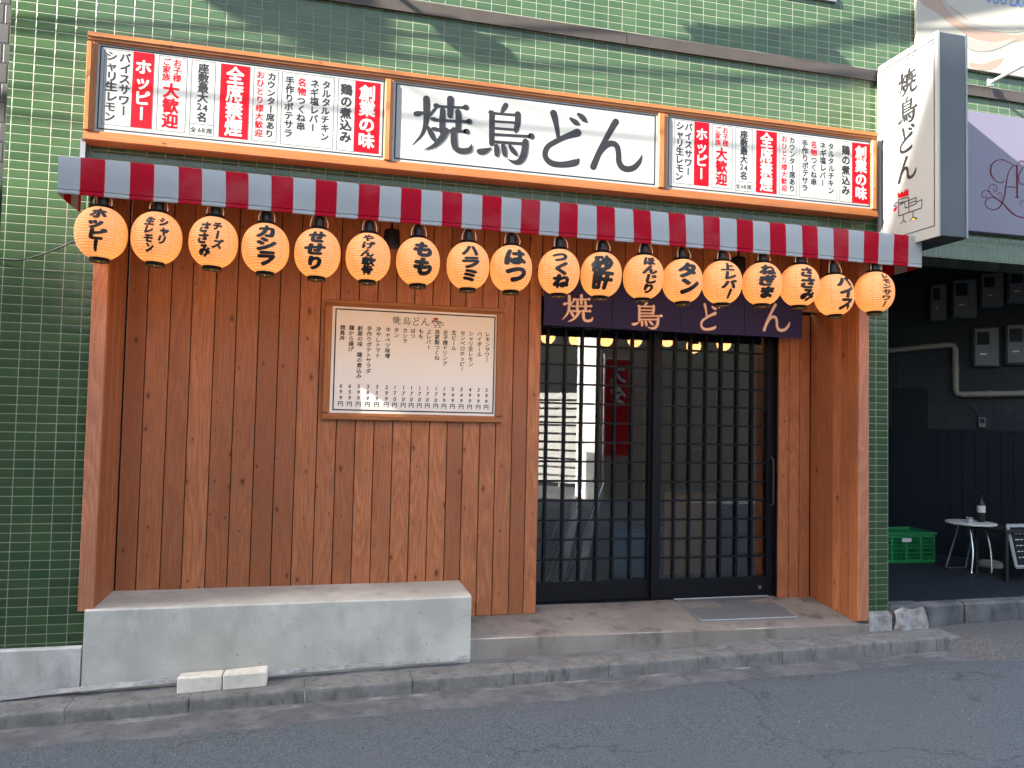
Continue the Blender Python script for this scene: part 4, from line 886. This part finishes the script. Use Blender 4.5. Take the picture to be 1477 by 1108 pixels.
mb = MB(); mb.lathe([(.16, 0), (.205, .002), (.21, .010), (.205, .018), (.19, .020)], (5.80, 1.10, 2.338-1.6+.0-.018), 40); mb.build('table_top', M['table_top'], t, True, 50)
for yb, yt in ((-.15, -.05), (.13, .06)):
    mb = MB(); pth = [(5.735, 1.10+yt, .722), (5.70, 1.10+yb*.7+yt*.3, .50), (5.655, 1.10+yb, .325), (5.665, 1.10+yb, .300), (5.70, 1.10+yb, .2995), (5.83, 1.10+yb, .2995), (5.865, 1.10+yb, .301), (5.875, 1.10+yb, .33), (5.895, 1.10+yb*.7+yt*.3, .5), (5.91, 1.10+yt, .722)]
    mb.tube([tuple(q) for q in catmull(pth, 5)], .0085, 8); mb.build('tube_leg', M['chrome'], t, True)
t = thing('bottle', 'slim dark bottle with a pale label standing on the folding table', 'bottle', (5.895, 1.08, .740))
mb = MB(); mb.lathe([(.028, 0), (.031, .005), (.031, .075), (.034, .09), (.034, .15), (.026, .175), (.011, .20), (.011, .235), (.013, .237), (.013, .25)], (5.895, 1.08, .740), 20); mb.build('bottle_glass', M['rubber'], t, True, 50)
mb = MB(); mb.lathe([(.0348, .088), (.0348, .150)], (5.895, 1.08, .740), 20, False); mb.build('bottle_label', M['label'], t, True)
mb = MB(); mb.lathe([(.02, 0), (.03, .003), (.033, .045), (.031, .045), (.028, .006), (.02, .004)], (5.755, 1.07, .740), 20, False); tag(mb.build('ashtray', M['chrome'], smooth=True), 'small shiny metal cup on the folding table', 'ashtray')
t = thing('side_table', 'black rectangular table behind the folding table in the passage', 'table', (6.0, 1.0, .29))
mb = MB(); mb.box(5.72, 6.9, .66, 1.02, .705, .725, .003); mb.build('table_top', M['rubber'], t)
for x, y in ((5.745, .68), (5.745, .99), (6.85, .68), (6.85, .99)):
    mb = MB(); mb.box(x-.014, x+.014, y-.014, y+.014, .29, .7045); mb.build('leg', M['rubber'], t)
t = thing('menu_easel', 'white framed blackboard leaning under the black table', 'board', (6.1, .9, .29))
tl = MB().box(0, .42, 0, .02, 0, .38, .012); tr_ = Matrix.Translation((5.80, .63, .405)) @ Matrix.Rotation(-.25, 4, 'X')
mb = MB(); mb.add([tr_ @ Vector(v) for v in tl.v], tl.f); mb.build('board_frame', M['white'], t)
tl = MB().box(.025, .395, -.004, -.0005, .03, .35); mb = MB(); mb.add([tr_ @ Vector(v) for v in tl.v], tl.f); bo = mb.build('chalk_face', M['dark_wall'], t)
mb = MB()
for r_ in range(5):
    xx = .05
    while xx < .3:
        L = rnd.uniform(.012, .04); tt = MB().box(xx, xx+L, -.0055, -.0045, .29-r_*.05, .297-r_*.05); mb.add([tr_ @ Vector(v) for v in tt.v], tt.f); xx += L+.012
mb.build('chalk_marks', M['label'], bo)
for i, (x, y) in enumerate(((5.80+.03, .66), (6.19, .66))): pass
mb = MB(); mb.lathe([(.0, .0), (.10, .0), (.115, .03), (.07, .055), (.0, .05)], (6.2, 1.28, .29), 14); tag(mb.build('white_bag', M['label'], smooth=True), 'crumpled white bag on the floor under the black table', 'bag')
ml = ['grey electricity meter on the lower row, beside the pipe bend', 'grey electricity meter on the lower row at the picture edge', 'dim electricity meter on the upper row, farthest into the passage', 'dim electricity meter on the upper row, second from the far end', 'dim electricity meter on the upper row, above the lower pair', 'dim electricity meter on the upper row, cut by the picture edge']
for i, (s0, s1, z0, z1) in enumerate(((.270, .50, 2.215, 2.615), (.548, .78, 2.235, 2.640), (-.118, .04, 2.70, 3.08), (.085, .31, 2.72, 3.12), (.335, .54, 2.82, 3.17), (.565, .78, 2.85, 3.20))):
    t = thing('electricity_meter', ml[i], 'meter', pw_((s0+s1)/2, 0, z0), 'electricity meters on the passage wall')
    mb = MB(); w_ = s1-s0; pbox(mb, s0, s1, .001, .09, z0, z1, .012); pbox(mb, s0+.012, s1-w_*.30, .0905, .112, z0+.012, z1-.01, .008); mb.build('casing', M['meter'], t)
    mb = MB(); pbox(mb, s0+.035, s1-w_*.38, .1125, .117, z0+(z1-z0)*.55, z1-.05, .002); mb.build('dial_window', M['meter_win'], t)
    mb = MB(); pbox(mb, s0+.06, s1-w_*.5, .1125, .1145, z0+(z1-z0)*.30, z0+(z1-z0)*.335); mb.build('name_plate', M['label'], t)
mb = MB(); pth = [(-.68, .06, 2.385), (-.487, .06, 2.40), (.06, .06, 2.446), (.10, .06, 2.44), (.118, .06, 2.40), (.120, .06, 1.985), (.135, .06, 1.948), (.18, .06, 1.936), (.72, .06, 1.950), (2., .06, 1.97)]
mb.tube([pw_(*p) for p in pth], .030, 14); 
for s, z in ((.119, 2.2), (.42, 1.942)): 
    if s < .2: mb.tube([pw_(s, .06, z-.012), pw_(s, .06, z+.012)], .036, 14)
    else: mb.tube([pw_(s-.02, .06, z), pw_(s+.02, .06, z+.001)], .036, 14)
tag(mb.build('wall_pipe', M['beige_pipe'], smooth=True), 'beige plastic drain pipe with two bends on the dark passage wall', 'pipe')
t = thing('intercom_box', 'little grey box with a dark window below the beige pipe', 'switch box', pw_(.352, 0, 1.6))
mb = MB(); pbox(mb, .318, .386, .001, .05, 1.602, 1.708, .006); mb.build('box_case', M['meter'], t); mb = MB(); pbox(mb, .333, .372, .0505, .054, 1.65, 1.69); mb.build('box_window', M['meter_win'], t)
mb = MB(); mb.tube([pw_(.33, .03, 1.71), pw_(.30, .02, 1.78), pw_(.24, .02, 1.84), pw_(.22, .03, 1.91)], .005, 6); mb.build('cable', M['rubber'], t, True)
# ================================================================== things in the room behind the glass
t = thing('plywood_counter', 'low orange plywood counter seen through the right door', 'counter', (2.9, 1.6, .26))
mb = MB(); mb.box(2.95, 3.45, 1.5, 1.53, .26, .98); mb.build('front_board', M['ply'], t); mb = MB(); mb.box(2.93, 3.5, 1.45, 1.9, .981, 1.01); mb.build('counter_top', M['room_floor'], t)
t = thing('storage_box', 'blue plastic storage box seen through the left door glass', 'box', (2.55, 1.5, .26))
mb = MB(); mb.box(2.42, 2.78, 1.4, 1.75, .262, .66, .01); mb.build('box_body', M['bluebox'], t); mb = MB(); mb.box(2.40, 2.80, 1.38, 1.77, .661, .69, .006); mb.build('box_lid', M['bluebox'], t)
for i, (x, y, rz, lab) in enumerate(((1.95, 1.25, .1, 'folded chair wrapped in clear film seen through the left door'), (2.14, 1.32, -.12, 'folded chair in clear film, nearer the blue storage box'))):
    t = thing('wrapped_chair', lab, 'chair', (x, y, .262), 'wrapped chairs behind the left door')
    mb = MB(); mb.prism([(x-.06, .262), (x+.0, .262), (x+.17, 1.05), (x+.09, 1.07)], 'y', y, y+.22); mb.build('wrapped_seat', M['foil'], t)
    mb = MB()
    for yy in (y-.03, y+.25): mb.tube([(x-.16, yy, .27), (x+.02, yy, .72), (x+.16, yy, 1.08)], .011, 8)
    mb.tube([(x+.16, y-.03, 1.08), (x+.19, y+.05, 1.14), (x+.19, y+.17, 1.14), (x+.16, y+.25, 1.08)], .011, 8); mb.build('chair_frame', M['chrome'], t, True)
t = thing('half_round_lamp', 'glowing half round lamp behind the left door glass', 'lamp', (1.9, 2.2, 2.1))
mb = MB(); mb.prism([(1.80, 1.98)]+[(1.80+.15*math.sin(i*math.pi/16), 2.13-.15*math.cos(i*math.pi/16)) for i in range(17)], 'y', 2.2, 2.26); mb.build('lamp_shade', M['lamp_amber'], t)
mb = MB(); mb.box(1.785, 1.7995, 2.19, 2.27, 1.97, 2.29); mb.tube([(1.7925, 2.23, 2.29), (1.7925, 2.23, 2.6)], .008, 8); mb.build('bracket', M['rubber'], t)
t = thing('nobori_banner', 'red nobori banner on a pole across the street, mirrored in the left door', 'banner', (5.2, -7.05, 0))
mb = MB(); xs = [5.02+.45*i/8 for i in range(9)]; zs = [.95+1.75*i/14 for i in range(15)]
v0 = [(x, -7.05+.02*math.sin(x*9+z*2), z) for x in xs for z in zs]; mb.add(v0, [[p*15+q_, (p+1)*15+q_, (p+1)*15+q_+1, p*15+q_+1] for p in range(8) for q_ in range(14)]); cl = mb.build('cloth', M['red'], t, True)
mb = MB(); column(mb, 'スタ', -5.245, 2.62, 1.86, .36, lambda u, v, d: (-u, -7.02+.02*math.sin(-u*9+v*2)+d, v), .04); mb.build('lettering', M['white_ink'], cl)
mb = MB(); mb.tube([(4.99, -7.05, 0), (4.99, -7.05, 2.8)], .014, 8); mb.tube([(4.99, -7.05, 2.72), (5.48, -7.05, 2.72)], .008, 8); mb.build('pole', M['galv'], t, True)
t = thing('alley_fence', 'white slatted fence down the alley opposite', 'fence', (4.8, -11, 0))
fd = Vector((.707, .707, 0)); f0 = Vector((3.0, -13., 0))
for i in range(5):
    mb = MB(); p = f0+fd*(i*1.1); mb.box(p.x-.03, p.x+.03, p.y-.03, p.y+.03, 0, 2.2); mb.build('post', M['house_white'], t)
mb = MB()
for k_ in range(11):
    a = f0+Vector((-.04, .04, .15+k_*.19)); b = a+fd*4.4; mb.add([a, b, b+Vector((0, 0, .14)), a+Vector((0, 0, .14))], [[0, 1, 2, 3]]); mb.add([a+Vector((.015, -.015, 0)), b+Vector((.015, -.015, 0)), b+Vector((.015, -.015, .14)), a+Vector((.015, -.015, .14))], [[3, 2, 1, 0]])
mb.build('slats', M['house_white'], t)
t = thing('back_house', 'plain house closing the far end of the alley opposite', 'building', (6, -24, 0)); MB().box(-4, 16, -30, -22, -.5, 8.).build('wall', M['house_grey'], t)
t = thing('drinks_stand', 'grey shelf unit in the dim room behind the right door', 'shelf', (3.6, 3.0, .26))
mb = MB(); mb.box(3.3, 3.34, 2.8, 3.2, .26, 1.9); mb.box(4.1, 4.14, 2.8, 3.2, .26, 1.9); mb.build('side_panel', M['house_grey'], t)
mb = MB()
for z in (.4, .85, 1.3, 1.75): mb.box(3.341, 4.099, 2.8, 3.2, z, z+.03)
mb.build('shelf_board', M['house_grey'], t)
# ================================================================== left neighbour
t = thing('grey_tiled_building', 'dark grey tiled building beyond the narrow gap on the left', 'building', (-4, .3, 0))
MB().box(-7, -1.765, .16, .5, .0, 9.).build('tile_wall', M['tile_grey'], t)
MB().box(-1.765, -1.741, .25, .4, .0, 9.).build('gap_filler', M['dark_wall'], t)
t = thing('air_conditioner', 'white framed grille of an air conditioner on the grey tiled wall', 'air conditioner', (-2.1, .1, 2.6))
mb = MB(); mb.box(-2.5, -1.775, .03, .155, 2.63, 2.86, .008); mb.build('casing', M['alu'], t)
mb = MB(); mb.box(-2.48, -1.79, .024, .0295, 2.65, 2.84); g_ = mb.build('grille_back', M['meter_win'], t)
mb = MB()
for i in range(13): mb.box(-2.48, -1.79, .018, .0235, 2.653+i*.0145, 2.658+i*.0145)
mb.build('grille', M['galv'], g_)
mb = MB(); mb.box(-1.82, -1.775, .05, .155, 2.45, 2.51, .004); tag(mb.build('junction_box', M['white']), 'small white junction box under the air conditioner grille', 'junction box')
mb = MB(); mb.tube([tuple(q) for q in catmull([(-1.95, -.0, 2.42), (-1.71, -.02, 2.405), (-1.60, -.03, 2.413), (-1.45, -.06, 2.47), (-1.27, -.12, 2.56), (-1.15, -.2, 2.66)], 8)], .0045, 6); tag(mb.build('black_cable', M['rubber'], smooth=True), 'thin black cable drooping from the first lantern to the grey wall', 'cable')
# ================================================================== across the street and overhead (seen in reflections, casts the shade)
def house(name, lab, x0, x1, y0, y1, h, mat_, wins, sx=None):
    t = thing(name, lab, 'building', ((x0+x1)/2, y1, 0)); MB().box(x0, x1, y0, y1, -1, h).build('wall', M[mat_], t)
    for a, b, c, d_ in wins:
        wf = MB(); wf.box(a-.05, b+.05, y1+.001, y1+.05, c-.05, c); wf.box(a-.05, b+.05, y1+.001, y1+.05, d_, d_+.05); wf.box(a-.05, a, y1+.001, y1+.05, c+.0005, d_-.0005); wf.box(b, b+.05, y1+.001, y1+.05, c+.0005, d_-.0005)
        f = wf.build('window', M['alu'], t); MB().box(a+.001, b-.001, y1+.002, y1+.02, c+.001, d_-.001).build('pane', M['window_glass'], f)
    return t
ab = house('apartment_block', 'tall plain apartment block across the street to the left', -46, -4, -9.5, -7.3, 15.5, 'house_grey', [(-44+3*i, -42.6+3*i, z, z+1.3) for i in range(13) for z in (1.2, 4.2, 7.2, 10.2)])
mb = MB(); mb.prism([(-46, 15.505), (-46, 15.9), (-4, 18.6), (-4, 15.505)], 'y', -9.5, -7.3); mb.build('sloping_parapet', M['house_grey'], ab)
house('low_house', 'low beige house across the street from the shop', -3.95, 1.5, -9, -7.4, 3.0, 'house_grey', [(-3, -1.4, .9, 2.2), (-.9, 1.0, .1, 2.3)])
house('corner_house', 'beige house across the street beyond the alley', 5.06, 18, -8.6, -7.4, 3.6, 'house_grey', [(9.6, 11.4, .2, 2.4)])
t = thing('white_party_wall', 'white rendered side wall at the mouth of the alley opposite', 'wall', (5.03, -8, 0)); MB().box(5.0, 5.055, -8.6, -7.42, -.5, 3.62).build('wall', M['house_white'], t)
struct(MB().grid([1.5, 9], [-30, -7.2], lambda x, y: .06).build('alley', M['gutter']))
def cable(xw0, xw1, zw0, zw1, dist, r, lab, sag=.15, grp='overhead cables crossing the street'):
    """an overhead wire at the given distance from the facade; its shade falls between the two wall points"""
    a = Vector((xw0, 0, zw0))-LIGHT/LIGHT.y*dist; b = Vector((xw1, 0, zw1))-LIGHT/LIGHT.y*(dist)
    d_ = (b-a); a2, b2 = a-d_*1.2, b+d_*1.2; pts = []
    for i in range(41):
        u = i/40; p = a2.lerp(b2, u); p.z -= sag*4*u*(1-u)-sag*.9; pts.append(p)
    mb = MB(); mb.tube(pts, r, 8); tag(mb.build('overhead_cable', M['rubber'], smooth=True), lab, 'cable', grp)
cable(-1.7, 4., 3.70, 4.10, .75, .011, 'overhead cable high above the street, thickest of the bundle', .1)
cable(-1.7, 4., 3.58, 3.50, .9, .005, 'thin overhead cable above the street, second of the bundle', .2)
cable(-1.7, 1.2, 3.36, 3.75, .7, .004, 'thin overhead drop wire slanting up over the street', .05)
cable(-1.7, 4., 3.22, 3.34, .8, .006, 'lowest overhead cable above the street', .22)
cable(-.9, 2.4, 3.84, 4.22, .6, .009, 'overhead cable nearest the facade', .16)
for i, (a, b, c, d_) in enumerate(((.40, .80, 3.62, 3.44), (.42, .9, 3.58, 3.36), (.5, 1.1, 3.64, 3.50), (-1.2, -.5, 4.3, 3.9))):
    cable(a, b, c, d_, 1.3+.1*i, .006, 'unseen thin wire added to cast twig-like streaks of shade', .0, 'unseen wires added for streaks of shade')  # added wires, standing in for twig shade across the sign
def cast(pts, t0, thick, mb):
    q = [Vector((x, 0, z))-LIGHT/LIGHT.y*t0 for x, z in pts]; n_ = len(q)
    mb.add([(p.x, p.y-thick/2, p.z) for p in q]+[(p.x, p.y+thick/2, p.z) for p in q], [list(range(n_)), list(range(n_, 2*n_))[::-1]]+[[i, (i+1) % n_, n_+(i+1) % n_, n_+i] for i in range(n_)])
t = thing('unseen_disc', 'unseen round disc on the grey tiled building, added for its rounded shade', 'sign', (-4.39, -.6, 6.))
mb = MB(); mb.prism([(-.73+.63*math.cos(i*math.pi/20), 6.67+.63*math.sin(i*math.pi/20)) for i in range(40)], 'x', -4.45, -4.33); mb.build('shade_disc', M['white'], t)  # unseen disc, sized and placed to throw the rounded shade on the facade
mb = MB(); mb.tube([(-4.39, .16, 6.67), (-4.39, -.11, 6.67)], .03); mb.build('mount', M['galv'], t, True)
t = thing('wall_lamp', 'dark wall lamp on a long arm above the fascia sign', 'lamp', (-.78, 0, 4.8))
mb = MB(); mb.tube([(-.78, 0, 4.88), (-.78, -.30, 4.88), (-.76, -.42, 4.86)], .016); mb.build('arm', M['galv'], t, True)
mb = MB(); mb.prism([(-.79, 4.885), (-.72, 4.78), (-.33, 4.755), (-.39, 4.845), (-.59, 4.89)], 'y', -.44, -.40); mb.build('lamp_head', M['rubber'], t)
t = thing('unseen_shade_caster', 'unseen rod and plate added to cast the slanting shade on the facade', 'shade_rod', (2., -.6, 5.6))
mb = MB(); mb.tube([tuple(Vector((a, 0, b))-LIGHT/LIGHT.y*c) for a, b, c in ((2.45, 4.245, .55), (3.3, 4.36, .58), (4.3, 4.62, .62), (5.3, 4.93, .66), (6.4, 5.3, .7))], .036); mb.build('shade_rod', M['galv'], t, True)  # unseen rod added for the slanting band of shade
mb = MB(); cast([(2.50, 4.31), (2.72, 4.30), (3.36, 4.40), (3.50, 4.34), (3.66, 4.21), (3.2, 4.20)], .52, .05, mb); mb.build('shade_plate', M['galv'], t)  # unseen plate added, outline traced back from its wedge of shade
_tc.body = ''; bpy.data.objects.remove(_to)
